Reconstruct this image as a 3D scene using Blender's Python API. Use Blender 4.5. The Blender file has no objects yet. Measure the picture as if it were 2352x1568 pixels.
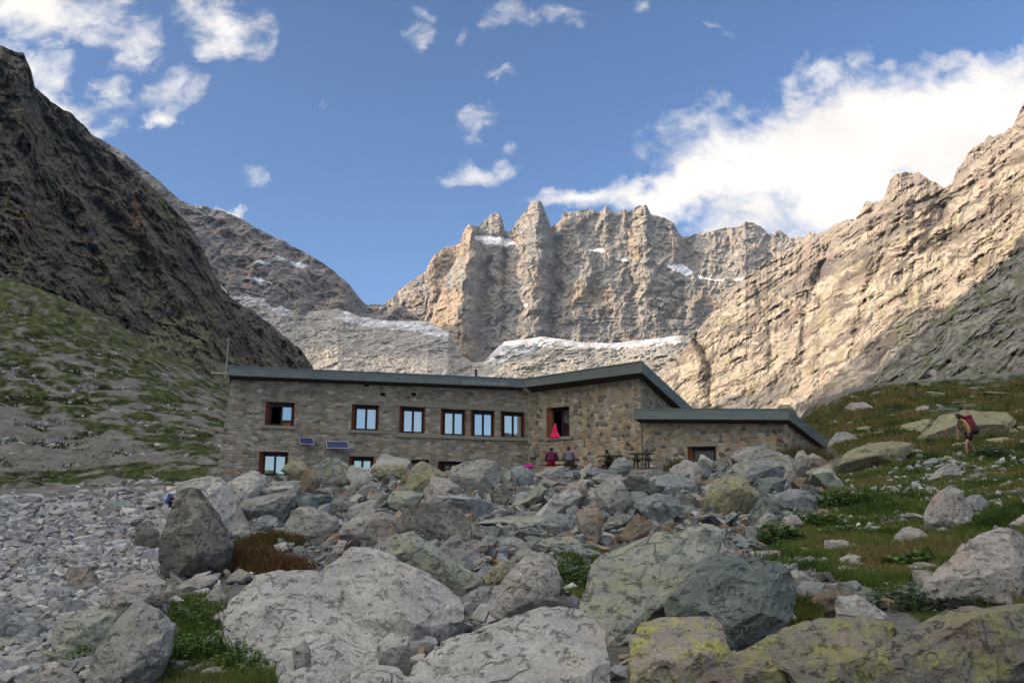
import bpy, bmesh, math, random
import numpy as np
from mathutils import Vector, Matrix

# ------------------------------------------------------------------ camera, sky, sun, exposure
SC = bpy.context.scene
COL = SC.collection
F = 28.0 / 36.0 * 2352.0          # focal length in the units of the layout grid (2352 x 1568)
PITCH = math.radians(10.98)
CAM = np.array([0.0, 0.0, 1.6])
cam_d = bpy.data.cameras.new('camera')
cam_d.lens = 28.0
cam_d.sensor_width = 36.0
cam_d.clip_start = 0.05
cam_d.clip_end = 20000.0
cam = bpy.data.objects.new('camera', cam_d)
COL.objects.link(cam)
cam.location = CAM
cam.rotation_euler = (math.pi / 2 + PITCH, 0, 0)
SC.camera = cam

SC.view_settings.view_transform = 'Standard'
SC.view_settings.look = 'None'
SC.view_settings.gamma = 1.0
SC.view_settings.exposure = 0.56
SC.render.engine = 'CYCLES'
SC.cycles.max_bounces = 6
SC.cycles.diffuse_bounces = 3
SC.cycles.glossy_bounces = 3
SC.cycles.transparent_max_bounces = 6

SUN_EL = math.radians(20.0)
SUN_H = np.array([-0.925, -0.38]); SUN_H /= np.linalg.norm(SUN_H)
SUN_DIR = np.array([SUN_H[0] * math.cos(SUN_EL), SUN_H[1] * math.cos(SUN_EL), math.sin(SUN_EL)])
sun_d = bpy.data.lights.new('sun', 'SUN')
sun_d.energy = 4.7
sun_d.angle = math.radians(0.5)
sun_d.color = (1.0, 0.80, 0.59)
sun = bpy.data.objects.new('sun', sun_d)
COL.objects.link(sun)
sun.location = (-50, -30, 60)
sun.rotation_euler = Vector(SUN_DIR).to_track_quat('Z', 'Y').to_euler()


def px_dir(x, y):
    a = (np.asarray(x, float) - 1176.0) / F
    b = (784.0 - np.asarray(y, float)) / F
    return a, math.cos(PITCH) - math.sin(PITCH) * b, math.sin(PITCH) + math.cos(PITCH) * b


def at(x, y, Y):
    """the point seen at grid position (x, y) whose distance along the valley axis is Y"""
    dx, dy, dz = px_dir(x, y)
    s = np.asarray(Y, float) / dy
    return np.stack([dx * s, dy * s, dz * s + CAM[2]], -1)


def to_px(P):
    P = np.asarray(P, float) - CAM
    fy = P[..., 1] * math.cos(PITCH) + P[..., 2] * math.sin(PITCH)
    uy = -P[..., 1] * math.sin(PITCH) + P[..., 2] * math.cos(PITCH)
    fy = np.where(np.abs(fy) < 1e-6, 1e-6, fy)
    return 1176.0 + F * P[..., 0] / fy, 784.0 - F * uy / fy, fy


class NT:
    """small node-tree builder"""
    def __init__(self, tree):
        self.t = tree
        tree.nodes.clear()

    def n(self, kind, **kw):
        nd = self.t.nodes.new(kind)
        for k, v in kw.items():
            if k == 'inp':
                for name, val in v.items():
                    self.set(nd, name, val)
            else:
                setattr(nd, k, v)
        return nd

    def set(self, nd, name, val):
        s = nd.inputs[name]
        if isinstance(val, bpy.types.NodeSocket):
            self.t.links.new(val, s)
        else:
            if hasattr(s.default_value, '__len__') and not hasattr(val, '__len__'):
                val = (val,) * len(s.default_value)
            if hasattr(s.default_value, '__len__') and len(s.default_value) == 4 and len(val) == 3:
                val = tuple(val) + (1.0,)
            s.default_value = val

    def math(self, op, a, b=0.0, c=None, clamp=False):
        nd = self.n('ShaderNodeMath', operation=op, use_clamp=clamp)
        self.set(nd, 0, a); self.set(nd, 1, b)
        if c is not None:
            self.set(nd, 2, c)
        return nd.outputs[0]

    def smooth(self, v, a, b):
        nd = self.n('ShaderNodeMapRange', interpolation_type='SMOOTHSTEP', clamp=True)
        self.set(nd, 0, v); self.set(nd, 1, a); self.set(nd, 2, b)
        return nd.outputs[0]

    def noise(self, vec, scale, detail=4.0, rough=0.55, dist=0.0, out='Fac'):
        nd = self.n('ShaderNodeTexNoise')
        self.set(nd, 'Vector', vec); self.set(nd, 'Scale', scale); self.set(nd, 'Detail', detail)
        self.set(nd, 'Roughness', rough); self.set(nd, 'Distortion', dist)
        return nd.outputs[out]

    def mix(self, fac, a, b, mode='MIX'):
        nd = self.n('ShaderNodeMix', data_type='RGBA', blend_type=mode)
        self.set(nd, 0, fac); self.set(nd, 6, a); self.set(nd, 7, b)
        return nd.outputs[2]

    def vmap(self, vec, loc=(0, 0, 0), rot=(0, 0, 0), scale=(1, 1, 1), kind='POINT'):
        nd = self.n('ShaderNodeMapping', vector_type=kind)
        self.set(nd, 'Vector', vec); self.set(nd, 'Location', loc); self.set(nd, 'Rotation', rot); self.set(nd, 'Scale', scale)
        return nd.outputs[0]


# ---- sky: a clear evening sky with cumulus, clouds placed by compass direction
world = bpy.data.worlds.new('World')
SC.world = world
world.use_nodes = True
W = NT(world.node_tree)
sky = W.n('ShaderNodeTexSky', sky_type='NISHITA')
sky.sun_disc = False
sky.sun_elevation = SUN_EL
sky.sun_rotation = math.atan2(SUN_DIR[0], SUN_DIR[1])
sky.altitude = 2200.0
sky.air_density = 1.0
sky.dust_density = 0.05
sky.ozone_density = 5.0
SKY_STRENGTH = 0.13
tc = W.n('ShaderNodeTexCoord').outputs['Generated']
sep = W.n('ShaderNodeSeparateXYZ'); W.set(sep, 0, tc)
ysafe = W.math('MAXIMUM', sep.outputs[1], 0.05)
comb = W.n('ShaderNodeCombineXYZ')
W.set(comb, 0, W.math('DIVIDE', sep.outputs[0], ysafe))
W.set(comb, 1, W.math('DIVIDE', sep.outputs[2], ysafe))
uv = comb.outputs[0]
warp = W.n('ShaderNodeTexNoise'); W.set(warp, 'Vector', uv); W.set(warp, 'Scale', 7.0); W.set(warp, 'Detail', 5.0); W.set(warp, 'Roughness', 0.6)
wv = W.n('ShaderNodeVectorMath', operation='SUBTRACT'); W.set(wv, 0, warp.outputs['Color']); W.set(wv, 1, (0.5, 0.5, 0.5))
ws = W.n('ShaderNodeVectorMath', operation='SCALE'); W.set(ws, 0, wv.outputs[0]); W.set(ws, 'Scale', 0.16)
wa = W.n('ShaderNodeVectorMath', operation='ADD'); W.set(wa, 0, uv); W.set(wa, 1, ws.outputs[0])
uvw = wa.outputs[0]
# (x, y, half-width, half-height, tilt in degrees, density)
CLOUDS = [(90, 30, 260, 66, 4, .85), (290, 95, 95, 62, 35, .7), (165, 235, 135, 62, 32, .95), (60, 130, 130, 56, 10, .7), (265, 200, 34, 80, -32, .55), (395, 195, 72, 84, 55, .72), (365, 278, 50, 50, 20, .72), (440, 205, 34, 60, 10, .45),
          (510, 50, 135, 72, 12, .75), (590, 105, 50, 56, 50, .5), (945, 58, 48, 100, -12, .40), (1060, 98, 34, 44, 0, .36), (1255, 26, 170, 46, -14, .42), (1150, 60, 90, 34, -30, .36),
          (1095, 272, 72, 36, -18, .46), (1072, 372, 74, 42, 8, .52), (1150, 356, 54, 44, 0, .44), (585, 378, 80, 34, 5, .36), (1160, 198, 84, 30, 5, .37),
          (775, 212, 34, 34, 0, .34), (520, 472, 40, 22, 10, 1.1), (1660, 60, 60, 30, 10, .32), (1470, 10, 50, 50, 0, .33),
          (1900, 350, 330, 150, -12, 1.8), (2230, 300, 290, 150, -14, 1.9), (1590, 415, 250, 56, -7, 1.5), (1340, 436, 150, 30, -8, .95),
          (1720, 470, 150, 60, -5, .9), (1850, 180, 130, 60, -22, .7), (2000, 150, 50, 56, 0, .45), (1600, 295, 180, 56, -14, .5), (2020, 470, 280, 120, -10, 1.6),
          (2330, 180, 160, 62, -10, .95), (2190, 150, 80, 46, -5, .7), (1640, 235, 150, 34, -18, .40), (1680, 520, 110, 50, 0, .9)]
den = None
for (cx, cy, rx, ry, ang, amp) in CLOUDS:
    d0 = px_dir(cx, cy); d1 = px_dir(cx + rx, cy); d2 = px_dir(cx, cy - ry)
    u0, v0 = d0[0] / d0[1], d0[2] / d0[1]
    hu = (d1[0] / d1[1] - u0) * 1.32
    hv = (d2[2] / d2[1] - v0) * 1.32
    m = W.vmap(uvw, (u0, v0, 0), (0, 0, math.radians(-ang)), (hu, hv, 1), 'TEXTURE')
    ln = W.n('ShaderNodeVectorMath', operation='LENGTH'); W.set(ln, 0, m)
    e = W.math('MULTIPLY', W.math('SUBTRACT', 1.0, ln.outputs['Value'], clamp=True), amp * 1.2)
    den = e if den is None else W.math('SMOOTH_MAX', den, e, 0.25)
n1 = W.noise(W.vmap(uv, rot=(0, 0, .5), scale=(1, 1.4, 1)), 19.0, 9.0, 0.64, 0.45)
n2 = W.noise(W.vmap(uv, (3, 1, 0), scale=(1, 1.3, 1)), 4.0, 3.0, 0.5)
dn = W.math('ADD', den, W.math('MULTIPLY', W.math('SUBTRACT', n1, 0.50), 1.75))
dn = W.math('ADD', dn, W.math('MULTIPLY', W.math('SUBTRACT', n2, 0.5), 0.5))
dn = W.math('MULTIPLY', dn, W.smooth(den, 0.10, 0.36))
cloud_front = W.math('POWER', W.smooth(dn, 0.12, 1.22), 0.85)
# out of frame: clouds added as unseen fill light, boosted towards the sun
nrest = W.noise(W.vmap(tc, scale=(1, 1, 1.6)), 2.3, 7.0, 0.6, 0.2)
cloud_fill = W.smooth(W.math('MULTIPLY_ADD', W.math('MAXIMUM', sep.outputs[2], 0.0), 0.16, nrest), 0.47, 0.62)
dotf = W.n('ShaderNodeVectorMath', operation='DOT_PRODUCT'); W.set(dotf, 0, tc); W.set(dotf, 1, tuple(float(v) for v in (0, math.cos(PITCH), math.sin(PITCH))))
infront = W.smooth(dotf.outputs['Value'], 0.70, 0.80)
dsun = W.n('ShaderNodeVectorMath', operation='DOT_PRODUCT'); W.set(dsun, 0, tc); W.set(dsun, 1, tuple(float(v) for v in SUN_DIR))
cloud_fill = W.math('MULTIPLY', cloud_fill, W.math('MULTIPLY_ADD', W.smooth(dsun.outputs['Value'], -0.15, 0.45), 0.72, 0.28))
mixf = W.n('ShaderNodeMix', data_type='FLOAT'); W.set(mixf, 0, infront); W.set(mixf, 2, cloud_fill); W.set(mixf, 3, cloud_front)
cloud = mixf.outputs[0]
dots = W.n('ShaderNodeVectorMath', operation='DOT_PRODUCT'); W.set(dots, 0, tc); W.set(dots, 1, tuple(float(v) for v in SUN_DIR))
sunward = W.smooth(dots.outputs['Value'], 0.30, 1.0)
shade = W.math('MULTIPLY_ADD', W.smooth(W.noise(W.vmap(uv, (0.04, 0.03, 0), scale=(1, 1.5, 1)), 7.0, 4.0, 0.5), 0.3, 0.7), 0.16, 0.84)
crad = W.math('MULTIPLY', shade, W.math('MULTIPLY_ADD', sunward, 3.4, 0.82))
ccol = W.n('ShaderNodeVectorMath', operation='SCALE'); W.set(ccol, 0, (1.0, 0.945, 0.885)); W.set(ccol, 'Scale', crad)
skys = W.n('ShaderNodeVectorMath', operation='SCALE'); W.set(skys, 0, sky.outputs[0]); W.set(skys, 'Scale', SKY_STRENGTH)
wcol = W.mix(cloud, skys.outputs[0], ccol.outputs[0])
bg = W.n('ShaderNodeBackground'); W.set(bg, 'Color', wcol); W.set(bg, 'Strength', 1.0)
wo = W.n('ShaderNodeOutputWorld'); world.node_tree.links.new(bg.outputs[0], wo.inputs['Surface'])

# ------------------------------------------------------------------ numeric helpers
RNG = np.random.RandomState(7)
random.seed(7)
_perm = np.random.RandomState(3).permutation(256).astype(np.int64)
_perm = np.concatenate([_perm, _perm, _perm])
_g = np.random.RandomState(4).normal(size=(256, 3)); _g /= np.linalg.norm(_g, axis=1)[:, None]


def pn(p):
    """Perlin noise, p is (N, 3), result about -0.7..0.7"""
    p = np.asarray(p, float)
    i = np.floor(p).astype(np.int64); f = p - i; i &= 255
    u = f * f * f * (f * (f * 6 - 15) + 10)
    out = 0.0
    for dx in (0, 1):
        wx = u[:, 0] if dx else 1 - u[:, 0]
        px = _perm[i[:, 0] + dx]
        for dy in (0, 1):
            wy = u[:, 1] if dy else 1 - u[:, 1]
            py = _perm[px + i[:, 1] + dy]
            for dz in (0, 1):
                wz = u[:, 2] if dz else 1 - u[:, 2]
                g = _g[_perm[py + i[:, 2] + dz] & 255]
                out = out + wx * wy * wz * (g[:, 0] * (f[:, 0] - dx) + g[:, 1] * (f[:, 1] - dy) + g[:, 2] * (f[:, 2] - dz))
    return out


def fbm(p, o=4, gain=0.5, lac=2.03):
    p = np.asarray(p, float); a = 1.0; r = 0.0
    for k in range(o):
        r = r + a * pn(p + 17.3 * k); p = p * lac; a *= gain
    return r


def ridged(p, o=4, gain=0.5, lac=2.1):
    p = np.asarray(p, float); a = 1.0; r = 0.0
    for k in range(o):
        r = r + a * (1.0 - np.abs(pn(p + 11.7 * k)) * 2.6); p = p * lac; a *= gain
    return r


def p2(x, y, sx, sy, z=0.0):
    return np.stack([x / sx, y / sy, np.full_like(x, z)], -1)


def inside(x, y, poly):
    r = np.zeros(x.shape, bool); n = len(poly)
    for k in range(n):
        x0, y0 = poly[k][:2]; x1, y1 = poly[(k + 1) % n][:2]
        c = ((y0 > y) != (y1 > y)) & (x < (x1 - x0) * (y - y0) / (y1 - y0 + 1e-9) + x0)
        r ^= c
    return r


def sstep(v, a, b):
    t = np.clip((v - a) / (b - a), 0, 1)
    return t * t * (3 - 2 * t)


def poly_dist(x, y, line):
    """distance to a polyline and the signed side (x minus line x)"""
    best = np.full(x.shape, 1e9); side = np.zeros(x.shape)
    for (x0, y0), (x1, y1) in zip(line[:-1], line[1:]):
        dx, dy = x1 - x0, y1 - y0
        t = np.clip(((x - x0) * dx + (y - y0) * dy) / (dx * dx + dy * dy), 0, 1)
        qx, qy = x0 + t * dx, y0 + t * dy
        d = np.hypot(x - qx, y - qy)
        m = d < best
        best = np.where(m, d, best); side = np.where(m, x - qx, side)
    return best, side


def new_mesh(name, V, faces, mat=None, smooth=True, parent=None, attrs=None, uvs=None):
    me = bpy.data.meshes.new(name)
    V = np.asarray(V, np.float32)
    F_ = np.asarray(faces) if not isinstance(faces, list) else None
    if F_ is not None and F_.ndim == 2:
        nf, k = F_.shape
        me.vertices.add(len(V)); me.vertices.foreach_set('co', V.ravel())
        me.loops.add(nf * k); me.loops.foreach_set('vertex_index', F_.astype(np.int32).ravel())
        me.polygons.add(nf)
        me.polygons.foreach_set('loop_start', np.arange(0, nf * k, k, dtype=np.int32))
        me.polygons.foreach_set('loop_total', np.full(nf, k, np.int32))
        me.update(calc_edges=True)
    else:
        me.from_pydata([tuple(map(float, v)) for v in V], [], faces)
        me.update()
    me.polygons.foreach_set('use_smooth', np.full(len(me.polygons), bool(smooth)))
    if attrs:
        for an, av in attrs.items():
            av = np.asarray(av, np.float32)
            if av.ndim == 2:
                a = me.attributes.new(an, 'FLOAT_COLOR', 'POINT')
                if av.shape[1] == 3:
                    av = np.concatenate([av, np.ones((len(av), 1), np.float32)], 1)
                a.data.foreach_set('color', av.ravel())
            else:
                a = me.attributes.new(an, 'FLOAT', 'POINT')
                a.data.foreach_set('value', av)
    if mat is not None:
        me.materials.append(mat)
    o = bpy.data.objects.new(name, me)
    COL.objects.link(o)
    if parent is not None:
        o.parent = parent
    return o


def tag(o, label=None, cat=None, group=None, kind=None):
    if label: o['label'] = label
    if cat: o['category'] = cat
    if group: o['group'] = group
    if kind: o['kind'] = kind
    return o


def empty(name, loc, label, cat, group=None, rz=0.0):
    o = bpy.data.objects.new(name, None)
    o.empty_display_size = 0.2
    COL.objects.link(o)
    o.location = loc; o.rotation_euler = (0, 0, rz)
    return tag(o, label, cat, group)


# ------------------------------------------------------------------ materials
def principled(T, col, rough=0.9, normal=None, spec=0.25, metallic=0.0):
    b = T.n('ShaderNodeBsdfPrincipled')
    T.set(b, 'Base Color', col); T.set(b, 'Roughness', rough); T.set(b, 'Specular IOR Level', spec); T.set(b, 'Metallic', metallic)
    if normal is not None:
        T.set(b, 'Normal', normal)
    o = T.n('ShaderNodeOutputMaterial')
    T.t.links.new(b.outputs[0], o.inputs['Surface'])
    return b


def new_mat(name):
    m = bpy.data.materials.new(name); m.use_nodes = True
    return m, NT(m.node_tree)


def bump(T, h, strength, dist):
    b = T.n('ShaderNodeBump'); T.set(b, 'Height', h); T.set(b, 'Strength', strength); T.set(b, 'Distance', dist)
    return b.outputs[0]


def mat_terrain(name, scale, contrast=0.5, bump_d=1.0, stretch=(1, 1, 1), rot=(0, 0, 0), rough=0.95):
    """colour from the vertex attribute 'Col', broken up by rock-sized noise"""
    m, T = new_mat(name)
    a = T.n('ShaderNodeAttribute', attribute_name='Col').outputs['Color']
    co = T.vmap(T.n('ShaderNodeTexCoord').outputs['Object'], rot=rot, scale=stretch)
    n = T.noise(co, scale, 9.0, 0.70)
    n2 = T.noise(co, scale * 6.3, 6.0, 0.72)
    k = T.math('MULTIPLY_ADD', n, contrast * 2.2, 1.0 - contrast * 1.1)
    k = T.math('MULTIPLY', k, T.math('MULTIPLY_ADD', n2, contrast * 2.4, 1.0 - contrast * 1.2))
    # dark joints
    j = T.math('ABSOLUTE', T.math('SUBTRACT', T.noise(T.vmap(co, (7, 3, 5)), scale * 1.9, 6.0, .62, .6), .5))
    k = T.math('MULTIPLY', k, T.math('MULTIPLY_ADD', T.smooth(j, .0, .03), .32, .68))
    v = T.n('ShaderNodeVectorMath', operation='SCALE'); T.set(v, 0, a); T.set(v, 'Scale', k)
    h = T.math('ADD', n, T.math('MULTIPLY', n2, 0.25))
    principled(T, v.outputs[0], rough, bump(T, h, 0.9, bump_d), 0.15)
    return m


def mat_plain(name, col, rough=0.7, spec=0.3, var=0.15, scale=8.0, metallic=0.0, bump_d=0.0):
    m, T = new_mat(name)
    co = T.n('ShaderNodeTexCoord').outputs['Object']
    n = T.noise(co, scale, 5.0, 0.6)
    v = T.n('ShaderNodeVectorMath', operation='SCALE'); T.set(v, 0, col); T.set(v, 'Scale', T.math('MULTIPLY_ADD', n, 2 * var, 1 - var))
    principled(T, v.outputs[0], rough, bump(T, n, 0.5, bump_d) if bump_d else None, spec, metallic)
    return m


# ------------------------------------------------------------------ mountains
def interp(line, xs):
    L = np.asarray(sorted(line), float)
    return np.interp(xs, L[:, 0], L[:, 1]), np.interp(xs, L[:, 0], L[:, 2])


def sheet(name, top, bottom, x0, x1, nu, nv, relief, colour, mat, label=None, cat=None, kexp=1.0, crest=2.0, back=250.0, seed=0.0):
    xs = np.linspace(x0, x1, nu)
    yt, Yt = interp(top, xs)
    yb, Yb = interp(bottom, xs)
    z = np.zeros_like(xs)
    yt = yt - crest * (fbm(np.stack([xs / 22, z + seed, z], -1), 4, 0.6) + 0.35 * np.abs(pn(np.stack([xs / 5.0, z + seed + 9, z], -1))))
    t = np.linspace(0, 1, nv)
    X = np.repeat(xs[None], nv, 0)
    Yp = yb[None] + (yt - yb)[None] * t[:, None]
    D = Yb[None] + (Yt - Yb)[None] * (t[:, None] ** kexp)
    xf, yf, tf = X.ravel(), Yp.ravel(), np.repeat(t, nu)
    D = D.ravel() * (1 + relief(xf, yf, tf))
    P = at(xf, yf, D)
    C = np.clip(colour(xf, yf, tf), 0.005, 0.95)
    # the far side of the ridge
    rows = [P.reshape(nv, nu, 3)]; cols = [C.reshape(nv, nu, 3)]
    topP = rows[0][-1]
    h = topP[:, :2] / np.linalg.norm(topP[:, :2], axis=1)[:, None]
    for k, d in enumerate((0.12, 0.4, 1.0, 2.0)):
        q = topP.copy(); q[:, :2] += h * d * back; q[:, 2] -= d * back * (0.5 + 0.35 * k)
        rows.append(q[None]); cols.append(cols[0][-1][None])
    P = np.concatenate(rows, 0); C = np.concatenate(cols, 0)
    n = P.shape[0]
    idx = np.arange(n * nu).reshape(n, nu)
    Q = np.stack([idx[:-1, :-1], idx[:-1, 1:], idx[1:, 1:], idx[1:, :-1]], -1).reshape(-1, 4)
    o = new_mesh(name, P.reshape(-1, 3), Q, mat, False, None, {'Col': C.reshape(-1, 3)})
    tag(o, label, cat, kind='structure')
    return o


def ridges(x, y, lst):
    r = np.zeros_like(x)
    wx = x + 9 * fbm(p2(x, y, 40, 40, 5.0), 3)
    for line, w, amp in lst:
        d, _ = poly_dist(wx, y, line)
        r = r + amp * np.clip(1 - d / w, 0, 1) ** 1.15
    return r


def buttress(x, y, lst):
    """ribs that widen downwards: (line, width at the top, width at the foot, depth)"""
    r = np.zeros_like(x)
    wx = x + 15 * fbm(p2(x, y, 44, 40, 5.0), 5, .6)
    for line, w0, w1, amp in lst:
        d, _ = poly_dist(wx, y, line)
        y0, y1 = line[0][1], line[-1][1]
        w = w0 + (w1 - w0) * np.clip((y - y0) / (y1 - y0), 0, 1)
        r = r + amp * np.clip(1 - d / w, 0, 1)
    return r


def mask(x, y, polys, soft=5.0, sc=14.0):
    wx = x + soft * fbm(p2(x, y, sc, sc, 2.0), 4, 0.6)
    wy = y + soft * 0.6 * fbm(p2(x, y, sc, sc, 8.0), 4, 0.6)
    m = np.zeros(x.shape)
    for p in polys:
        m = np.maximum(m, inside(wx, wy, p))
    return m


def mixc(c, col, m):
    return c * (1 - m[:, None]) + np.asarray(col)[None] * m[:, None]


# --- the far massif (C)
C_TOP = [(880, 700, 2500), (897, 688, 2520), (915, 666, 2540), (946, 645, 2560), (977, 623, 2580), (997, 584, 2600), (1020, 572, 2620), (1055, 559, 2640), (1067, 526, 2650), (1078, 516, 2660), (1088, 519, 2680),
         (1098, 522, 2760), (1116, 502, 2780), (1140, 488, 2800), (1150, 494, 2800), (1160, 533, 2790), (1170, 533, 2760), (1196, 496, 2740), (1222, 462, 2730), (1243, 461, 2730), (1254, 489, 2740),
         (1265, 522, 2760), (1288, 508, 2820), (1294, 489, 2820), (1321, 485, 2820), (1360, 481, 2820), (1380, 484, 2820), (1391, 476, 2820), (1411, 489, 2830), (1434, 478, 2830), (1442, 489, 2830), (1469, 471, 2820), (1485, 471, 2820),
         (1495, 492, 2830), (1520, 498, 2830), (1547, 512, 2830), (1559, 535, 2840), (1570, 545, 2900), (1606, 535, 2920), (1645, 529, 2920), (1666, 521, 2920), (1690, 524, 2920), (1713, 508, 2920), (1748, 521, 2920), (1765, 536, 2920), (1789, 529, 2920), (1818, 547, 2900), (1850, 544, 2880), (1900, 560, 2850)]
C_BOT = [(880, 780, 2330), (960, 830, 2300), (1060, 880, 2080), (1150, 880, 2250), (1300, 860, 2330), (1600, 860, 2330), (1900, 800, 2350)]
C_RIDGE = [([(1232, 455), (1236, 540), (1228, 640), (1205, 790)], 22, 95, -.050), ([(1076, 510), (1082, 590), (1062, 670), (1050, 745), (1050, 850)], 16, 88, -.060),
           ([(1300, 485), (1345, 600), (1330, 680), (1310, 790)], 20, 80, -.034), ([(1391, 472), (1402, 590)], 16, 44, -.018), ([(1477, 466), (1486, 560), (1500, 640)], 20, 54, -.026),
           ([(1434, 474), (1440, 580)], 12, 34, -.014), ([(1547, 508), (1562, 610), (1590, 690)], 16, 50, -.024), ([(1713, 504), (1700, 640)], 26, 60, -.024), ([(1640, 525), (1630, 650)], 22, 50, -.018),
           ([(1140, 485), (1150, 560), (1140, 700)], 22, 46, -.018), ([(1000, 580), (985, 660), (950, 750)], 20, 60, -.022), ([(1340, 600), (1400, 640), (1440, 760)], 40, 60, -.020), ([(1500, 640), (1505, 770)], 30, 50, -.020), ([(1590, 640), (1570, 770)], 20, 40, -.018),
           ([(1275, 510), (1280, 600), (1268, 700), (1262, 800)], 16, 26, .045), ([(1118, 600), (1112, 700), (1100, 800)], 14, 30, .028), ([(1163, 590), (1165, 780)], 10, 20, .012), ([(1455, 640), (1458, 760)], 8, 16, .016), ([(1545, 640), (1540, 770)], 8, 18, .014)]
C_SNOW = [[(1088, 543), (1110, 539), (1160, 545), (1182, 558), (1170, 565), (1120, 562), (1095, 553)], [(1352, 576), (1378, 569), (1392, 577), (1375, 580)], [(1528, 608), (1570, 607), (1592, 626), (1578, 634), (1545, 621)],
          [(1598, 630), (1640, 643), (1662, 640), (1660, 648), (1610, 640)], [(1686, 641), (1712, 636), (1712, 644), (1690, 648)], [(1410, 593), (1450, 594), (1446, 600), (1415, 599)], [(1204, 697), (1214, 698), (1212, 706), (1203, 704)]]


def c_relief(x, y, t):
    wx = x + 26 * fbm(p2(x, y, 70, 55, 1.0), 5, .6); wy = y + 14 * fbm(p2(x, y, 50, 50, 2.0), 4, .6)
    r = .70 * buttress(wx * .5 + x * .5, y, C_RIDGE)
    r = r - 0.0095 * ridged(p2(wx, wy, 74, 96, 3.1), 6, 0.60)
    r = r - 0.0045 * ridged(p2(wx + .3 * wy, wy, 24, 40, 6.1), 5, 0.62)
    r = r + 0.0075 * fbm(p2(wx, wy, 60, 34, 4.4), 7, 0.64)
    # ledges, strongest low on the right-hand wall
    band = .35 + .65 * sstep(x, 1280, 1340) * (1 - sstep(x, 1600, 1680)) * sstep(y, 640, 720)
    ph = (y - .12 * x) / 17.0 + 1.6 * fbm(p2(x, y, 120, 40, 7.0), 5, .6)
    st = ph - np.floor(ph)
    r = r + band * 0.0055 * (sstep(st, 0, .16) - st) * sstep(fbm(p2(x, y, 60, 40, 17.0), 3), -.25, .2)
    return r + 0.014


def c_col(x, y, t):
    n = fbm(p2(x, y, 55, 60, 12.0), 4, 0.6)
    n2 = fbm(p2(x, y, 9, 14, 15.0), 4, 0.62)
    c = np.tile(np.array([.25, .22, .19]), (len(x), 1)) * (1 + 0.55 * n2)[:, None]
    o = sstep(n + 0.5 * (1 - sstep(np.abs(x - 1020), 20, 110)) + 0.35 * (1 - sstep(np.hypot((x - 1350) / 90, (y - 670) / 60), .3, 1)), 0.15, 0.6)
    c = mixc(c, [.32, .24, .17], o * 0.75)
    g = sstep(-n + 0.2 * sstep(x, 1080, 1120) * (1 - sstep(x, 1250, 1280)), 0.1, 0.5)
    c = mixc(c, [.215, .21, .205], g * 0.6)
    lb = sstep(y + 8 * n, 735, 742) * (1 - sstep(y + 8 * n, 760, 768)) * sstep(x, 1300, 1340) * (1 - sstep(x, 1580, 1640))
    c = mixc(c, [.13, .13, .135], lb * .7 * sstep(n2, -.3, .1))
    c = c * (1 + 0.15 * sstep(x, 1560, 1680))[:, None]
    return mixc(c, [.86, .86, .88], mask(x, y, C_SNOW, 5))


M_C = mat_terrain('massif_rock', 0.04, 0.40, 4.0, (1, 1, 0.45))
sheet('distant_mountain', C_TOP, C_BOT, 880, 1900, 760, 330, c_relief, c_col, M_C, 'jagged grey massif with twin rock towers and snow patches at the head of the valley', 'mountain', 1.0, 5.5, 200, 1.0)

# --- the shaded ridge on the left behind the near cliff (B)
B_TOP = [(-900, 320, 850), (-400, 330, 1060), (-196, 300, 1222), (-100, 285, 1330), (0, 240, 1440), (60, 190, 1500), (210, 308, 1600), (290, 355, 1650), (370, 420, 1720), (415, 461, 1800), (440, 470, 1830), (500, 480, 1900), (550, 500, 1950), (600, 530, 2000), (650, 553, 2060), (700, 580, 2110), (735, 600, 2150), (770, 625, 2200), (800, 650, 2250), (822, 680, 2300), (840, 699, 2350), (900, 701, 2480), (925, 706, 2500), (960, 735, 2450), (1000, 770, 2400)]
B_BOT = [(-900, 900, 700), (-400, 800, 800), (60, 600, 1100), (400, 700, 1250), (500, 760, 1400), (640, 780, 1500), (780, 800, 1750), (900, 800, 2000), (1000, 830, 2250)]
B_SNOW = [[(578, 601), (640, 589), (662, 595), (610, 606)], [(664, 600), (692, 604), (706, 612), (690, 617)], [(566, 638), (596, 636), (632, 655), (600, 652)]]


def b_relief(x, y, t):
    wx = x + 18 * fbm(p2(x, y, 50, 50, 20.0), 4, .6)
    r = -0.024 * ridged(p2(wx + 0.6 * y, y - 0.3 * wx, 100, 70, 21.0), 7, 0.58)
    r = r - 0.008 * ridged(p2(wx, y, 30, 36, 23.0), 5, 0.6)
    r = r + ridges(x, y, [([(500, 480), (560, 560), (640, 660)], 50, -.012), ([(735, 600), (760, 660), (800, 720)], 40, -.014), ([(600, 530), (640, 590), (700, 640)], 30, -.012)])
    return r + 0.01


def b_col(x, y, t):
    n = fbm(p2(x, y, 50, 40, 31.0), 4, 0.6); n2 = fbm(p2(x, y, 12, 12, 33.0), 4, 0.6)
    c = np.tile(np.array([.225, .20, .18]), (len(x), 1)) * (1 + 0.5 * n2)[:, None]
    c = mixc(c, [.34, .25, .18], sstep(n, .1, .5) * .6)
    c = mixc(c, [.13, .13, .13], sstep(-n, .1, .5) * .6)
    return mixc(c, [.74, .74, .77], mask(x, y, B_SNOW, 9, 18))


M_B = mat_terrain('ridge_rock', 0.05, 0.45, 4.0, (1, 1, 0.6))
sheet('shaded_ridge', B_TOP, B_BOT, -900, 1000, 900, 220, b_relief, b_col, M_B, 'grey shaded ridge with thin snow bands behind the dark left cliff', 'mountain', 1.0, 3.5, 200, 2.0)

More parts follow.
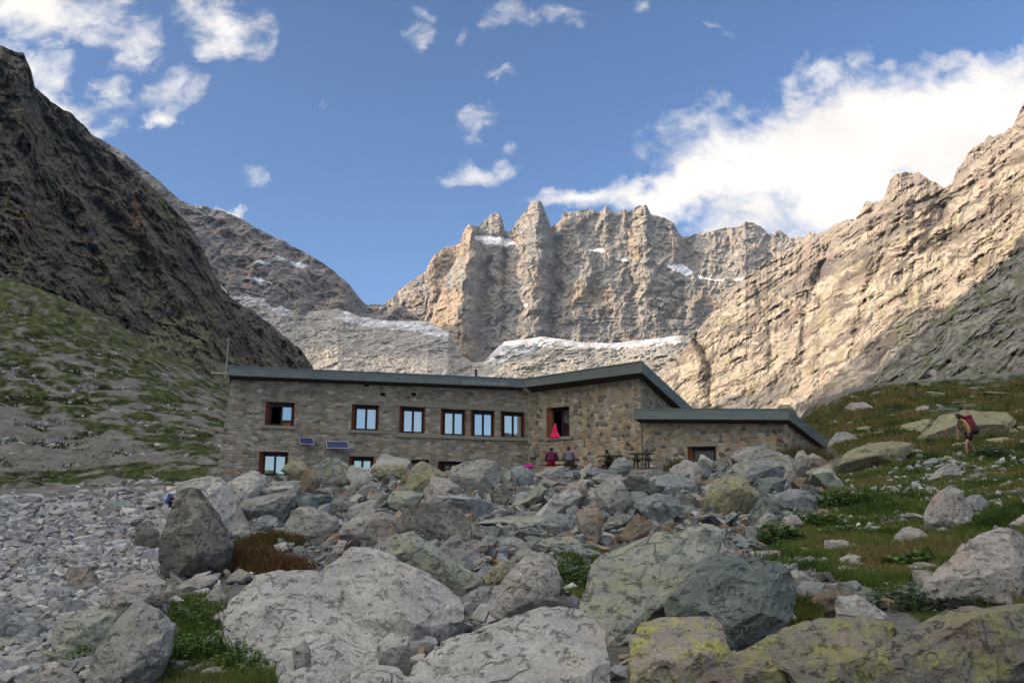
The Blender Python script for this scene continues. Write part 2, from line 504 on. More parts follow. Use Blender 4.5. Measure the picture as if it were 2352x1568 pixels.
# --- glacier and moraine below the walls (M)
M_TOP = [(440, 600, 1500), (490, 636, 1600), (560, 655, 1650), (640, 682, 1720), (700, 716, 1760), (775, 708, 1850), (830, 728, 1900), (900, 737, 2000), (980, 738, 2080), (1030, 764, 2080), (1042, 790, 2030), (1062, 818, 1990), (1085, 832, 1980), (1112, 830, 2000), (1135, 806, 2080), (1158, 784, 2150), (1250, 773, 2220), (1330, 785, 2250), (1400, 788, 2250), (1500, 778, 2250), (1565, 769, 2250), (1640, 790, 2200), (1720, 830, 2000)]
M_BOT = [(440, 1010, 450), (900, 1010, 480), (1300, 1010, 560), (1720, 1010, 700)]
M_SNOW = [[(480, 622), (560, 648), (642, 676), (690, 712), (650, 722), (580, 702), (508, 670)], [(775, 705), (832, 728), (905, 738), (980, 733), (1034, 764), (1028, 782), (975, 764), (880, 756), (800, 741), (768, 732), (800, 728)],
          [(1106, 838), (1150, 780), (1250, 768), (1330, 784), (1400, 784), (1568, 764), (1562, 788), (1470, 795), (1400, 801), (1330, 795), (1240, 797), (1190, 818), (1130, 838)]]


def m_relief(x, y, t):
    wx = x + 20 * fbm(p2(x, y, 60, 30, 40.0), 4, .6)
    k = .6 + .4 * sstep(x, 980, 1150)
    r = k * (-0.040 * ridged(p2(wx + y * 1.2, y, 130, 60, 41.0), 6, 0.56) - 0.012 * ridged(p2(wx, y, 34, 16, 44.0), 5, 0.6))
    r = r - .0055 * ridged(p2(x + y, y, 11, 6, 45.0), 4, .62)
    return (r + .05) * (1 - 0.75 * sstep(t, .92, 1.0))


def m_col(x, y, t):
    n = fbm(p2(x + y, y, 60, 18, 51.0), 5, 0.6); n2 = fbm(p2(x + y, y, 12, 6, 53.0), 5, 0.64)
    c = np.tile(np.array([.33, .305, .265]), (len(x), 1)) * (1 + 0.6 * n2)[:, None]
    c = mixc(c, [.20, .195, .11], sstep(n, .12, .5) * .45 * sstep(x, 1000, 1200))
    c = mixc(c, [.18, .17, .155], sstep(-n, .12, .45) * .55)
    c = mixc(c, [.10, .095, .09], sstep(fbm(p2(x + .6 * y, y, 10, 7, 55.0), 4, .6), .24, .40) * .6)
    s = mask(x, y, M_SNOW, 15, 22) * np.clip(sstep(fbm(p2(x, y, 30, 12, 57.0), 5, .62) + .42, .0, .22), 0, 1)
    dirt_shade = np.clip(.52 + .50 * fbm(p2(x + y, y, 26, 9, 58.0), 5, .62), .35, .86)  # dirt in the snow, greyed further to paint in its shade
    dirt_shade = np.where(x < 760, dirt_shade * .88, dirt_shade)
    return c * (1 - s[:, None]) + (dirt_shade[:, None] * np.array([[1, .99, 1.0]])) * s[:, None]


M_M = mat_terrain('moraine_gravel', 0.06, 0.45, 3.0)
sheet('moraine', M_TOP, M_BOT, 440, 1720, 620, 230, m_relief, m_col, M_M, 'pale moraine slope under snowfields at the foot of the massif', 'moraine', 1.35, 1.5, 120, 3.0)

# --- the sunlit slope on the right (D)
D_TOP = [(1480, 905, 1400), (1530, 858, 1480), (1570, 800, 1560), (1600, 762, 1620), (1650, 700, 1720), (1700, 648, 1790), (1760, 600, 1850), (1820, 566, 1900), (1850, 545, 1900), (1859, 533, 1860), (1882, 539, 1800), (1929, 509, 1560), (1964, 503, 1420), (1988, 465, 1380), (2017, 462, 1330), (2032, 454, 1310), (2046, 410, 1300), (2070, 395, 1280), (2108, 395, 1240), (2134, 413, 1210),
         (2169, 430, 1150), (2187, 424, 1120), (2199, 389, 1100), (2222, 354, 1080), (2269, 316, 1030), (2322, 298, 960), (2339, 262, 940), (2352, 236, 920), (2420, 190, 860), (2560, 80, 800), (2800, -60, 740)]
D_BOT = [(1480, 1000, 900), (1600, 1005, 800), (1840, 1000, 480), (2000, 960, 360), (2352, 940, 280), (2800, 960, 230)]


def d_uv(x, y):
    c, s = math.cos(math.radians(36)), math.sin(math.radians(36))
    return x * c - y * s, x * s + y * c


def d_relief(x, y, t):
    a, b = d_uv(x, y)
    a = a + 14 * fbm(p2(x, y, 110, 110, 61.0), 4); b = b + 12 * fbm(p2(x, y, 120, 90, 63.0), 4, .6)
    m2 = sstep(fbm(p2(x, y, 90, 70, 68.0), 4, .6), -.1, .35)
    wx = x + 16 * fbm(p2(x, y, 60, 60, 62.0), 5, .6); wy = y + 16 * fbm(p2(x, y, 60, 60, 60.0), 5, .6)
    r = -0.034 * ridged(p2(a, b, 280, 84, 65.0), 7, 0.56)
    r = r - 0.013 * ridged(p2(wx, wy, 110, 150, 69.0), 6, 0.60)
    r = r - 0.0060 * ridged(p2(a, b, 60, 16, 67.0), 5, 0.62)
    r = r + 0.006 * fbm(p2(wx, wy, 30, 34, 71.0), 6, .66)
    ph = (y + x * .70) / 46.0 + .40 * fbm(p2(a, b, 160, 60, 70.0), 4) + .16 * fbm(p2(x, y, 16, 16, 72.0), 4, .6)
    st = ph - np.floor(ph)
    r = r + 0.016 * m2 * (sstep(st, 0, .10) - st)
    r = r + buttress(x, y, [([(1600, 770), (1627, 840), (1633, 950)], 10, 17, .055), ([(1588, 775), (1602, 840), (1606, 960)], 16, 30, -.028), ([(1560, 830), (1566, 960)], 8, 14, .02), ([(1672, 790), (1660, 960)], 20, 34, -.014), ([(1720, 800), (1712, 900)], 8, 14, .016),
                            ([(2060, 398), (2085, 500)], 26, 60, -.03), ([(2225, 350), (2270, 460)], 24, 60, -.02), ([(2150, 425), (2165, 520)], 14, 30, .016), ([(1905, 560), (1862, 690), (1838, 900)], 8, 22, .030), ([(2060, 520), (1996, 650), (1962, 810)], 8, 22, .026), ([(1742, 650), (1764, 760), (1786, 920)], 7, 20, .026), ([(2215, 470), (2150, 600)], 8, 20, .022), ([(1880, 560), (1832, 690), (1806, 900)], 16, 34, -.016), ([(2030, 520), (1968, 650), (1935, 800)], 16, 34, -.016)])
    r = r + ridges(x, y, [([(1770, 655), (1850, 625), (1960, 590), (2080, 520), (2150, 480)], 16, .014), ([(1820, 745), (1900, 690), (1960, 640)], 13, .014), ([(1900, 800), (1960, 770), (2060, 690)], 12, .012), ([(1990, 490), (2100, 470), (2180, 440)], 12, .014), ([(2180, 560), (2260, 500), (2352, 420)], 12, .012)])
    return r + 0.03


def d_col(x, y, t):
    a, b = d_uv(x, y)
    b = b + 26 * fbm(p2(x, y, 120, 90, 63.0), 4, .6)
    n = fbm(p2(a, b, 110, 30, 75.0), 5, 0.62); n2 = fbm(p2(a, b, 26, 7, 77.0), 5, 0.66)
    c = np.tile(np.array([.37, .315, .245]), (len(x), 1)) * (1 + 0.7 * n2)[:, None]
    c = mixc(c, [.215, .17, .13], sstep(n + .18 * (t - .6), .04, .30) * .85)
    c = mixc(c, [.115, .095, .085], sstep(fbm(p2(a, b, 100, 13, 81.0), 6, .64) + .12 * sstep(t, .5, .8), .20, .36) * .85)
    c = mixc(c, [.10, .085, .075], sstep(fbm(p2(x + .3 * y, y, 16, 60, 82.0), 6, .64), .30, .42) * .7)
    c = mixc(c, [.22, .205, .085], sstep(fbm(p2(a, b, 60, 22, 79.0), 5, .62), .16, .38) * .4)
    c = mixc(c, [.28, .235, .195], sstep(t, .82, .95) * .6)
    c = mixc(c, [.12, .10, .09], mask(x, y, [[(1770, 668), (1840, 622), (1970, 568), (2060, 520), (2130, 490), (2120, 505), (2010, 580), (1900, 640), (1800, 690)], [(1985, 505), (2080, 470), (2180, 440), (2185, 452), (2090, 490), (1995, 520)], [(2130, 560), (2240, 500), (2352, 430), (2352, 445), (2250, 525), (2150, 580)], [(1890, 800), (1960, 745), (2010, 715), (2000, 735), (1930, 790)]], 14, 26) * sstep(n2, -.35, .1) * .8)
    c = np.clip(c, .05, .6)
    # grey rock beside the meadow, the cast shade painted in as darker colour
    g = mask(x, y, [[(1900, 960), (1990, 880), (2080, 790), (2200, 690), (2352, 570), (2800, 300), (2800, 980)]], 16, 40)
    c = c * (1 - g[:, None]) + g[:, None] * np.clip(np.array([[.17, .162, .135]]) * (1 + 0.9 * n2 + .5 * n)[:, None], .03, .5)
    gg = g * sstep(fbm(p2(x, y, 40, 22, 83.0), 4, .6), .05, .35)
    return mixc(c, [.10, .115, .045], gg * .7)


M_D = mat_terrain('slope_rock', 0.10, 0.42, 2.2, (1.0, 0.35, 1.6), (0, math.radians(-32), 0))
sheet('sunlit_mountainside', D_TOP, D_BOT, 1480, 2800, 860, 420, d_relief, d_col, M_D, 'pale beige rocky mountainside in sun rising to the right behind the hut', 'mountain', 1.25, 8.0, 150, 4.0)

# --- the dark cliff on the left (A)
A_TOP = [(-400, -260, 480), (-200, -90, 540), (-40, 90, 610), (0, 104, 620), (30, 116, 625), (55, 124, 640), (72, 165, 650), (80, 200, 660), (120, 235, 690), (165, 262, 715), (200, 296, 735), (212, 315, 750), (270, 360, 775), (330, 410, 800), (375, 455, 815), (420, 500, 835), (450, 540, 850), (470, 585, 860), (490, 625, 870), (510, 662, 885), (540, 690, 905), (590, 720, 940), (640, 760, 990), (690, 802, 1040), (720, 845, 1080), (760, 900, 1120)]
A_BOT = [(-400, 700, 210), (0, 740, 270), (300, 890, 330), (530, 1000, 400), (640, 1000, 560), (720, 1000, 800), (760, 1000, 1000)]


def a_relief(x, y, t):
    c, s = math.cos(math.radians(-58)), math.sin(math.radians(-58))
    a, b = x * c - y * s, x * s + y * c
    a = a + 12 * fbm(p2(x, y, 60, 60, 85.0), 3)
    wx = x + 20 * fbm(p2(x, y, 60, 60, 84.0), 5, .6); wy = y + 20 * fbm(p2(x, y, 60, 60, 86.0), 5, .6)
    r = -0.060 * ridged(p2(b, a, 110, 300, 87.0), 7, 0.56)
    r = r - 0.032 * ridged(p2(wx, wy, 80, 110, 91.0), 7, .60)
    ph = (y - x * .42) / 34.0 + .7 * fbm(p2(x, y, 110, 60, 90.0), 5, .6)
    st = ph - np.floor(ph)
    r = r + 0.020 * (sstep(st, 0, .15) - st) * sstep(fbm(p2(x, y, 80, 60, 92.0), 4), -.15, .25)
    r = r + ridges(x, y, [([(130, 430), (160, 520), (210, 640)], 40, .03), ([(330, 420), (360, 560), (400, 700)], 60, -.03), ([(450, 545), (470, 640), (520, 780)], 40, -.03), ([(210, 320), (240, 480)], 50, -.025), ([(515, 760), (560, 850)], 30, .02)])
    return r + 0.09


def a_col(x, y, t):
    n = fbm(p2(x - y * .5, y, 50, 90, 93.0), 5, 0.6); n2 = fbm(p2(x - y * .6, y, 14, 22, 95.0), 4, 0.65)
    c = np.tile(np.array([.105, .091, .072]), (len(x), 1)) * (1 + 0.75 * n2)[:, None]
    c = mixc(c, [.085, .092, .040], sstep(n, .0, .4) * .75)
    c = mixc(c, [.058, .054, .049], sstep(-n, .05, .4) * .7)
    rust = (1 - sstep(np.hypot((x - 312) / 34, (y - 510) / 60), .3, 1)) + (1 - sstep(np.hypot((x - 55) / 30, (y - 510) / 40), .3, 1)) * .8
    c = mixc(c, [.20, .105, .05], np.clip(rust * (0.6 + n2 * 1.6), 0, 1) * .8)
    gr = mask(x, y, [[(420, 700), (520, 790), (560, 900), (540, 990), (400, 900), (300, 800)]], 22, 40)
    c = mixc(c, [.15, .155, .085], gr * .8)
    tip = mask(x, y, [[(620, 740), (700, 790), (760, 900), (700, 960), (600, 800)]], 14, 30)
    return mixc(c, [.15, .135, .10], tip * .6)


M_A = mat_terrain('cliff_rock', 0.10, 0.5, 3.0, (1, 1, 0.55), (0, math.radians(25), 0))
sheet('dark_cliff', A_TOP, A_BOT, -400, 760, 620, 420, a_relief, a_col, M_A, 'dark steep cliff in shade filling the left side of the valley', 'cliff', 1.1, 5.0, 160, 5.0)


# --- the same valley wall goes on to the left of the picture; its crest throws the evening shade over the hut
def d_point(x, y):
    yt, Yt = interp(D_TOP, np.array([float(x)])); yb, Yb = interp(D_BOT, np.array([float(x)]))
    t = (y - yb[0]) / (yt[0] - yb[0])
    return at(x, y, Yb[0] + (Yt[0] - Yb[0]) * t ** 1.25)


SHADE_EDGE = [(1870, 925), (1935, 890), (2000, 842), (2060, 795), (2130, 742), (2200, 682), (2270, 625), (2352, 552), (2450, 470), (2600, 350)]
crest = []
for (x, y) in SHADE_EDGE:
    P = d_point(x, y)
    k = (P[0] + 620.0) / -SUN_H[0]
    crest.append((P[1] + SUN_H[1] * k, P[2] + k * math.tan(SUN_EL)))
crest.sort()
crest = [(-2200, 500), (-1500, crest[0][1] * .9), (-700, crest[0][1] * .95)] + crest
crest.append((crest[-1][0] + 120, crest[-1][1] - 90))
cy = np.linspace(-2200, crest[-1][0], 260)
cz = np.interp(cy, [c[0] for c in crest], [c[1] for c in crest]) + 5 * fbm(np.stack([cy / 25, cy * 0, cy * 0], -1), 4)
prof = [(-1500, 0.0), (-1050, .45), (-760, .85), (-620, 1.0), (-540, .72), (-420, .38), (-300, .08), (-260, -.02)]
V = np.array([[(px_ + (0 if h >= .99 else 14 * math.sin(yy / 90 + h * 9)), yy, zz * h) for (px_, h) in prof] for yy, zz in zip(cy, cz)])
n, m_ = V.shape[:2]
idx = np.arange(n * m_).reshape(n, m_)
Q = np.stack([idx[:-1, :-1], idx[1:, :-1], idx[1:, 1:], idx[:-1, 1:]], -1).reshape(-1, 4)
wcol = np.tile(np.array([[.15, .135, .11]]), (n * m_, 1))
tag(new_mesh('mountain', V.reshape(-1, 3), Q, M_A, True, None, {'Col': wcol}), 'steep dark valley wall running on beyond the left edge', 'mountain', kind='structure')

# ------------------------------------------------------------------ the ground
# (grid x, grid y, distance) of visible ground, turned into places; the sheet is a thin-plate surface through them
G_PX = [(1176, 1568, 6.8), (100, 1560, 7.4), (600, 1520, 7.6), (2300, 1560, 6.2), (1700, 1500, 7.4), (800, 1400, 9.4), (1400, 1300, 11.5), (1300, 1230, 16), (1200, 1150, 24), (1200, 1097, 34), (1350, 1077, 40), (1500, 1075, 40), (700, 1106, 36), (540, 1108, 38),
        (300, 1400, 10), (300, 1260, 19), (80, 1250, 22), (200, 1180, 42), (100, 1135, 76), (450, 1118, 80), (0, 1112, 98), (400, 1150, 45), (480, 1230, 22), (640, 1230, 19),
        (0, 1000, 135), (0, 800, 190), (0, 660, 245), (300, 800, 242), (150, 720, 243), (300, 950, 165), (500, 1050, 125), (520, 912, 248), (420, 862, 245),
        (2230, 1050, 30), (2000, 1050, 34), (2330, 1058, 28), (1900, 1084, 34), (1760, 1066, 38), (1900, 1200, 18), (2200, 1200, 15.5), (2340, 1200, 13.5), (2000, 1330, 11), (2330, 1400, 8.6), (1700, 1240, 15), (1700, 1160, 22),
        (1850, 944, 64), (2000, 895, 70), (2200, 872, 74), (2352, 874, 72), (2000, 965, 52), (2300, 965, 46), (1870, 1000, 54)]
pts = [at(*p) for p in G_PX]
pts += [np.array(p, float) for p in [(0, 0, .0), (-3, 1, 0.0), (3, 1, .1), (0, 3, .05), (0, -6, -.4), (-20, -8, -.5), (20, -6, 2.2), (0, -40, -3), (-60, 10, 2), (-60, 60, 4), (60, 25, 15), (60, 70, 24), (-140, 60, 20), (-200, 10, 60), (120, 20, 24), (110, 90, 34),
                                         (0, 52, 3.3), (-12, 55, 3.0), (12, 50, 3.6), (0, 75, 3.8), (-14, 80, 3.6), (20, 80, 5.5), (22, 62, 6.0), (0, 130, 5), (0, 250, 7), (60, 250, 9), (-62, 330, 12), (0, 420, 9), (100, 350, 12), (30, 90, 6), (45, 130, 9), (60, 120, 11), (80, 180, 14), (-150, 420, 50), (-250, 400, 95), (-260, 200, 95), (200, 200, 40), (0, -420, -20), (300, -100, 26), (-300, -100, 90)]]
GP = np.array(pts)


def g_embed(xy):
    r = np.linalg.norm(xy, axis=-1, keepdims=True)
    return xy / np.maximum(r, 1e-6) * np.log1p(r / 3.0)


_ge = g_embed(GP[:, :2])
_d = np.linalg.norm(_ge[:, None] - _ge[None], axis=-1)
_K = np.where(_d > 0, _d ** 2 * np.log(np.maximum(_d, 1e-9)), 0.0) + 0.002 * np.eye(len(GP))
_A = np.zeros((len(GP) + 3, len(GP) + 3)); _A[:len(GP), :len(GP)] = _K
_A[:len(GP), len(GP):] = np.c_[np.ones(len(GP)), _ge]; _A[len(GP):, :len(GP)] = _A[:len(GP), len(GP):].T
_wt = np.arcsinh(GP[:, 2] / 3.0)
_w = np.linalg.solve(_A, np.r_[_wt, 0, 0, 0])


def gz(xy):
    xy = np.atleast_2d(np.asarray(xy, float)); out = np.zeros(len(xy))
    for s in range(0, len(xy), 20000):
        e = g_embed(xy[s:s + 20000])
        d = np.linalg.norm(e[:, None] - _ge[None], axis=-1)
        U = np.where(d > 0, d ** 2 * np.log(np.maximum(d, 1e-9)), 0.0)
        out[s:s + 20000] = np.sinh(np.clip(U @ _w[:-3] + _w[-3] + e @ _w[-2:], -4.5, 4.5)) * 3.0
    return out


_hx = np.linspace(-260, 2620, 241); _hy = np.linspace(640, 1730, 219)
_HX, _HY = np.meshgrid(_hx, _hy)
_hf = (_HX.ravel(), _HY.ravel())
_best = np.full(_HX.size, 330.0); _todo = np.arange(_HX.size)
_prev = 2.4; _pd = np.full(_HX.size, 1.0)
for _v in np.geomspace(2.5, 330.0, 170):
    _P = at(_hf[0][_todo], _hf[1][_todo], np.full(len(_todo), _v))
    _dz = _P[:, 2] - gz(_P[:, :2])
    _b = _dz < 0
    _f = _pd[_todo] / np.maximum(_pd[_todo] - _dz, 1e-6)
    _best[_todo[_b]] = (_prev + (_v - _prev) * np.clip(_f, 0, 1))[_b]
    _pd[_todo] = _dz
    _todo = _todo[~_b]; _prev = _v
    if not len(_todo): break
_HM = np.log(_best).reshape(_HX.shape)


def hit_many(x, y, hi=330.0):
    """distance at which the line of sight through a grid point meets the ground"""
    fx = np.clip((np.asarray(x, float) + 260) / 2880 * 240, 0, 239.999); fy = np.clip((np.asarray(y, float) - 640) / 1090 * 218, 0, 217.999)
    i, j = fx.astype(int), fy.astype(int); u, w = fx - i, fy - j
    L = _HM[j, i] * (1 - u) * (1 - w) + _HM[j, i + 1] * u * (1 - w) + _HM[j + 1, i] * (1 - u) * w + _HM[j + 1, i + 1] * u * w
    return np.minimum(np.exp(L), hi)


def hit_ground(x, y):
    return float(hit_many(np.array([x]), np.array([y]))[0])


ang = np.concatenate([np.linspace(-180, -62, 60, endpoint=False), np.linspace(-62, 62, 560), np.linspace(62, 180, 60)[1:]])
rad = np.concatenate([[0.4], np.geomspace(1.0, 95, 330), np.linspace(95.6, 260, 270), np.geomspace(263, 480, 40)])
A_, R_ = np.meshgrid(np.radians(ang), rad)
gx, gy = (np.sin(A_) * R_).ravel(), (np.cos(A_) * R_).ravel()
gxy = np.stack([gx, gy], -1)
gzv = gz(gxy)
rr = np.hypot(gx, gy)
q3 = np.stack([gx, gy, gzv * 0], -1)
gzv = gzv + fbm(q3 / 1.7, 4) * 0.10 * np.clip(rr / 4, .3, 1) + fbm(q3 / 9.0, 4) * 0.012 * np.clip(rr, 0, 120) * sstep(rr, 50, 90) + .5 * ridged(q3 / 5.0 + 7, 4, .6) * sstep(rr, 60, 110)
gpx, gpy, gfy = to_px(np.stack([gx, gy, gzv], -1))
inf = gfy > 0.5
# grass cover: meadow on the right, turf on the slope to the left, pockets between the boulders
gn = fbm(q3 / np.array([6.0, 6.0, 1]) + 3, 5, .6)
gn2 = fbm(q3 / 1.3 + 9, 4, .6)
GRASS_PX = [[(1800, 1290), (1880, 1180), (1880, 1110), (1930, 1060), (1900, 1010), (1830, 950), (2010, 885), (2360, 860), (2900, 860), (2900, 1600), (2352, 1600), (2100, 1420), (2000, 1340)],
            [(1280, 1275), (1360, 1255), (1390, 1290), (1340, 1380), (1290, 1350)], [(400, 1390), (510, 1370), (500, 1470), (420, 1480), (380, 1480)], [(280, 1600), (330, 1540), (400, 1480), (520, 1480), (620, 1530), (640, 1600)], [(140, 1500), (200, 1500), (200, 1568), (130, 1568)],
            [(210, 1200), (250, 1160), (400, 1150), (380, 1180), (250, 1205)], [(480, 1270), (560, 1205), (660, 1210), (680, 1300), (560, 1320), (480, 1310)], [(1460, 1110), (1520, 1085), (1510, 1110), (1470, 1130)], [(1540, 1050), (1600, 1035), (1620, 1060), (1560, 1075)]]
gm = np.zeros(len(gx))
gm[inf] = mask(gpx[inf], gpy[inf], GRASS_PX, 10, 30)
meadow = gm.copy()
meadow[~inf] = np.where((gx[~inf] > 4), .8, 0)
left_slope = np.zeros(len(gx))
LS = [[(-900, 100), (-400, 330), (0, 540), (300, 690), (560, 830), (545, 1085), (400, 1112), (0, 1122), (-900, 1140)]]
left_slope[inf] = mask(gpx[inf], gpy[inf], LS, 6, 30) * (gx[inf] < -10)
left_slope[~inf] = gx[~inf] < -40
SCREE_PX = [[(-300, 940), (0, 930), (60, 960), (150, 945), (200, 990), (260, 1010), (330, 1030), (420, 1050), (330, 1080), (150, 1085), (0, 1090), (-300, 1100)]]
scr = np.zeros(len(gx)); scr[inf] = mask(gpx[inf], gpy[inf], SCREE_PX, 16, 50)
GREEN_BAND = [[(-300, 1092), (120, 1080), (250, 1070), (330, 1058), (420, 1075), (540, 1060), (545, 1090), (400, 1105), (200, 1115), (-300, 1122)]]
band = np.zeros(len(gx)); band[inf] = mask(gpx[inf], gpy[inf], GREEN_BAND, 8, 30)
hgt = sstep(gzv, 22, 60)
turf = left_slope * np.clip(sstep(gn + 0.30 * hgt + .16, -.05, .24), 0, 1)
fineg = fbm(q3 / 1.6 + 80, 4, .65)
turf = np.clip(sstep(turf + .55 * fineg, .25, .75) * (1 - scr * .85), 0, 1) * (1 - .8 * sstep(fbm(q3 / 3.3 + 60, 5, .62), .18, .34)); turf = np.maximum(turf, band * sstep(gn + .35, 0, .3))
grass = np.clip(np.maximum(turf, meadow * np.clip(sstep(gn2 + .28, -.05, .25), 0, 1)), 0, 1)
base = np.tile(np.array([[.160, .155, .142]]), (len(gx), 1)) * (1 + .5 * fbm(q3 / .45, 3)[:, None])
base = mixc(base, [.20, .165, .12], sstep(fbm(q3 / 4.0 + 40, 4), .1, .45) * .5)
gcol = mixc(np.tile(np.array([[.036, .054, .011]]), (len(gx), 1)), [.080, .092, .023], sstep(gn2 + .25 * hgt, 0, .40))
gcol = mixc(gcol, [.014, .022, .006], sstep(-gn2 * .6 - .7 * (fbm(q3 / 4.1 + 30, 4, .6)), .02, .25) * .9)
gcolr = mixc(gcol, [.15, .10, .045], sstep(fbm(q3 / 5.0 + 70, 4), .22, .45) * .6 * (gx > 0))
C = base * (1 - grass[:, None]) + gcolr * grass[:, None]
n = len(rad); m_ = len(ang)
idx = np.arange(n * m_).reshape(n, m_)
Q = np.stack([idx[:-1, :-1], idx[:-1, 1:], idx[1:, 1:], idx[1:, :-1]], -1).reshape(-1, 4)
m, T = new_mat('ground_soil')
a = T.n('ShaderNodeAttribute', attribute_name='Col').outputs['Color']
co = T.n('ShaderNodeTexCoord').outputs['Object']
n1 = T.noise(co, 1.1, 8.0, 0.7); n2_ = T.noise(co, 9.0, 6.0, 0.7)
k = T.math('MULTIPLY', T.math('MULTIPLY_ADD', n1, 1.5, .25), T.math('MULTIPLY_ADD', n2_, 1.3, .35))
n3_ = T.noise(co, .33, 7.0, .72)
k = T.math('MULTIPLY', k, T.math('MULTIPLY_ADD', n3_, 1.5, .2))
v = T.n('ShaderNodeVectorMath', operation='SCALE'); T.set(v, 0, a); T.set(v, 'Scale', k)
principled(T, v.outputs[0], .95, bump(T, T.math('ADD', n2_, T.math('MULTIPLY', n1, 2.0)), .8, .12), .1)
M_GROUND = m
tag(new_mesh('ground', np.stack([gx, gy, gzv], -1), Q, M_GROUND, True, None, {'Col': C}), 'stony alpine ground with turf and scree', 'ground', kind='structure')


# ------------------------------------------------------------------ rock materials
def mat_rock(name, c1, c2, dark=(.05, .05, .05), dark_amt=.25, lichen=None, lichen_amt=0.0, stain=None, stain_amt=0.0, strata=0.0, sc=1.0):
    m, T = new_mat(name)
    tcn = T.n('ShaderNodeTexCoord').outputs['Object']
    oi = T.n('ShaderNodeObjectInfo').outputs['Random']
    off = T.n('ShaderNodeCombineXYZ'); T.set(off, 0, T.math('MULTIPLY', oi, 37.0)); T.set(off, 1, T.math('MULTIPLY', oi, 91.0))
    ad = T.n('ShaderNodeVectorMath', operation='ADD'); T.set(ad, 0, tcn); T.set(ad, 1, off.outputs[0])
    co = ad.outputs[0]
    big = T.noise(co, 1.3 * sc, 6.0, .62)
    mid = T.noise(co, 6.0 * sc, 7.0, .7)
    fine = T.noise(co, 38.0 * sc, 4.0, .7)
    c = T.mix(T.smooth(big, .35, .66), c1, c2)
    k = T.math('MULTIPLY', T.math('MULTIPLY_ADD', mid, .9, .55), T.math('MULTIPLY_ADD', fine, 1.2, .4))
    v = T.n('ShaderNodeVectorMath', operation='SCALE'); T.set(v, 0, c); T.set(v, 'Scale', k); c = v.outputs[0]
    spots = T.smooth(T.noise(T.vmap(co, (5, 2, 1)), 17.0 * sc, 6.0, .68), .60, .72)
    c = T.mix(T.math('MULTIPLY', spots, dark_amt), c, dark)
    if stain is not None:
        s = T.smooth(T.noise(T.vmap(co, (9, 4, 2)), 1.7 * sc, 5.0, .6), .52, .68)
        c = T.mix(T.math('MULTIPLY', s, stain_amt), c, stain)
    if lichen is not None:
        l = T.math('MULTIPLY', T.smooth(T.noise(T.vmap(co, (1, 8, 3)), 4.5 * sc, 8.0, .72), .47, .58), T.smooth(T.noise(T.vmap(co, (3, 3, 9)), 1.1 * sc, 4.0, .6), .32, .52))
        c = T.mix(T.math('MULTIPLY', l, lichen_amt), c, lichen)
    # fracture lines
    wn = T.n('ShaderNodeTexNoise'); T.set(wn, 'Vector', co); T.set(wn, 'Scale', 2.5 * sc); T.set(wn, 'Detail', 4.0)
    wv_ = T.n('ShaderNodeVectorMath', operation='SCALE'); T.set(wv_, 0, wn.outputs['Color']); T.set(wv_, 'Scale', .35)
    wa_ = T.n('ShaderNodeVectorMath', operation='ADD'); T.set(wa_, 0, co); T.set(wa_, 1, wv_.outputs[0])
    vo = T.n('ShaderNodeTexVoronoi', feature='DISTANCE_TO_EDGE'); T.set(vo, 'Vector', T.vmap(wa_.outputs[0], rot=(.4, .7, .2), scale=(1.0, 1.9, .75))); T.set(vo, 'Scale', 1.5 * sc)
    lm = T.smooth(T.noise(T.vmap(co, (4, 1, 6)), 1.4 * sc, 3.0, .5), .52, .64)
    ck = T.math('MULTIPLY', T.math('SUBTRACT', 1.0, T.smooth(vo.outputs['Distance'], .002, .018)), lm)
    c = T.mix(T.math('MULTIPLY', ck, .5), c, (.06, .056, .05))
    h = T.math('ADD', T.math('MULTIPLY', mid, 1.0), T.math('MULTIPLY', fine, .35))
    h = T.math('SUBTRACT', h, T.math('MULTIPLY', ck, .6))
    if strata:
        w = T.noise(T.vmap(co, rot=(.5, .4, 0), scale=(.6, .6, 7.0)), 2.0 * sc, 6.0, .65)
        h = T.math('ADD', h, T.math('MULTIPLY', w, strata))
        k2 = T.math('MULTIPLY_ADD', w, .7, .65)
        v2 = T.n('ShaderNodeVectorMath', operation='SCALE'); T.set(v2, 0, c); T.set(v2, 'Scale', k2); c = v2.outputs[0]
    pit = T.smooth(T.noise(T.vmap(co, (2, 7, 5), scale=(1, 1, 1.6)), 8.0 * sc, 7.0, .70), .34, .44)
    h = T.math('ADD', h, T.math('MULTIPLY', pit, .8))
    principled(T, c, .92, bump(T, h, .9, .045 / sc), .2)
    return m


